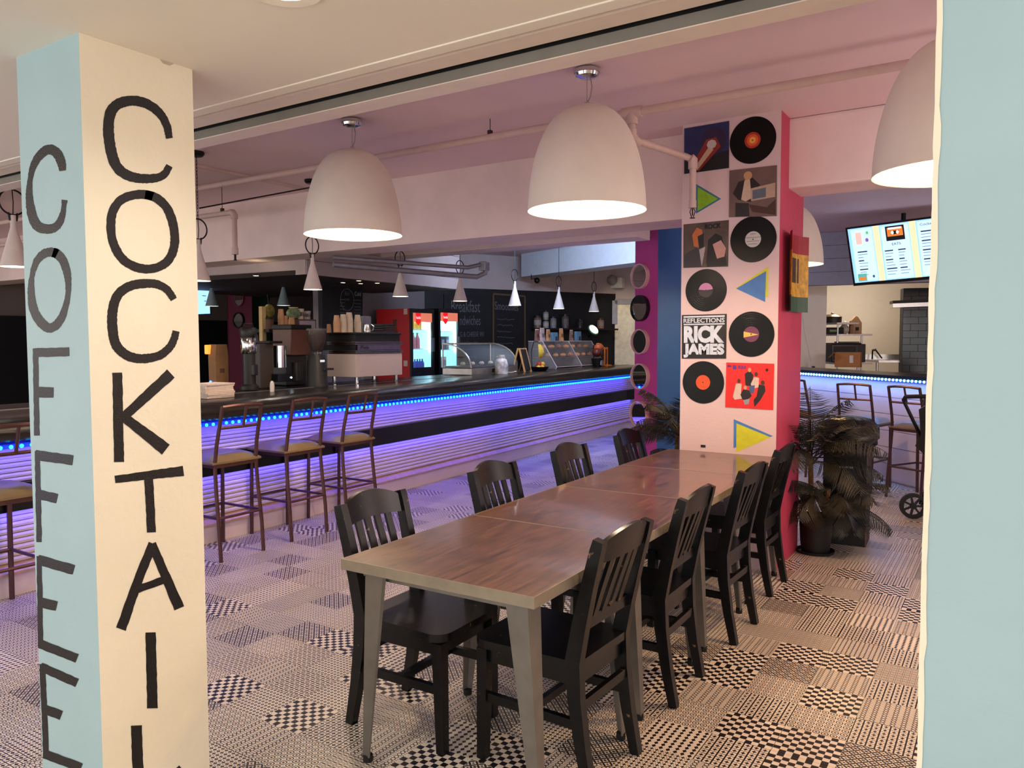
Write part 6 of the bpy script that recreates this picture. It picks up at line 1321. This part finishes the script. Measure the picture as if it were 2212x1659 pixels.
# desk lamp, basket tower, orange stand
t, p = item('desk_lamp', 'green and white desk lamp with lit disc at the far end of the bar', 'lamp', 1283, -.75); h = zat(p, 712)-BZ
MB().cyl((0, 0, 0), .07, .02, 20).build('base', BLK, t); MB().tube([(0, 0, .02), (-.02, .02, h*.6), (.0, 0, h)], .01, 7).build('arm', BLK, t, smooth=50)
M = Matrix.Rotation(.9, 3, 'Y') @ Matrix.Rotation(.3, 3, 'X'); MB().lathe([(0, .02), (.11, 0), (.115, -.01), (.05, -.07), (0, -.075)], (0, -.02, h), 22, 0, M).build('shade', mat('green_shade', (70, 110, 90), .4), t, smooth=40); MB().lathe([(0, .022), (.09, .01)], (0, -.02, h), 22, 0, M).build('lit_disc', mat('warm_disc', (255, 246, 230), .4, emit=(255, 240, 214), es=6), t)
t, p = item('snack_tower', 'reddish bagged rolls over a black bucket at the end of the bar', 'basket', 1290, -.36); 
MB().lathe([(0, 0), (.07, 0), (.1, .14), (.09, .14), (.065, .01)], n=18).build('bucket', BLK, t, smooth=40); MB().bb((.075, -.04, .03), (.095, .05, .11)).build('bucket_label', mat('grey_print', (140, 140, 150), .6), t)
for k, (dx, dy, dz, col) in enumerate(((0, .0, .24, (92, 40, 34)), (0, .06, .32, (176, 84, 52)))): MB().ball((dx, dy, dz), .085, n=8, sq=(1, 1.1, .9)).build('bagged_roll', mat('bag_red_%d' % k, col, .3, var=.3, scale=20), t, smooth=50)
MB().tube([(-.06, 0, .1), (-.07, 0, .35), (-.02, 0, .38)], .008, 6).build('stand_rod', BLK, t)
t, p = item('orange_stand', 'bright orange plastic stand at the far end of the bar by the doorway', 'stand', 1309, -.35); h = zat(p, 750)-BZ; ORG = mat('orange_plastic', (240, 128, 30), .4)
MB().box((0, 0, .012), (.14, .2, .024), bev=.006).build('base', ORG, t)
for s in (-1, 1): MB().box((0, s*.055, h/2), (.02, .025, h), bev=.004).build('upright', ORG, t)
MB().box((0, 0, h-.02), (.02, .10, .03), bev=.004).build('crossbar', ORG, t); MB().box((0, .01, h*.5), (.012, .07, h*.7)).build('card', mat('dim_card', (96, 66, 60), .6), t)
# ================================================================== COLOURED BEAMS of the room's party projector
for tgt, col, pw, sp_ in ((onz(615, 1246, 0), (.75, .12, 1.0), 26, 7), (onz(1345, 1036, TH), (.8, .08, .8), 7, 5), (onz(1765, 1530, 0), (.75, 1.0, .2), 8, 9), (onz(1870, 1195, 0), (.25, .22, 1.0), 22, 13), (onz(1700, 1590, 0), (1.0, .5, .2), 8, 7)):
    light('party_beam', 'SPOT', (-2.6, 5.05, 2.42) if tgt.x < -1.2 else (-.6, 5.0, 2.45), pw, col, .01, tgt, spot=sp_, blend=.7)
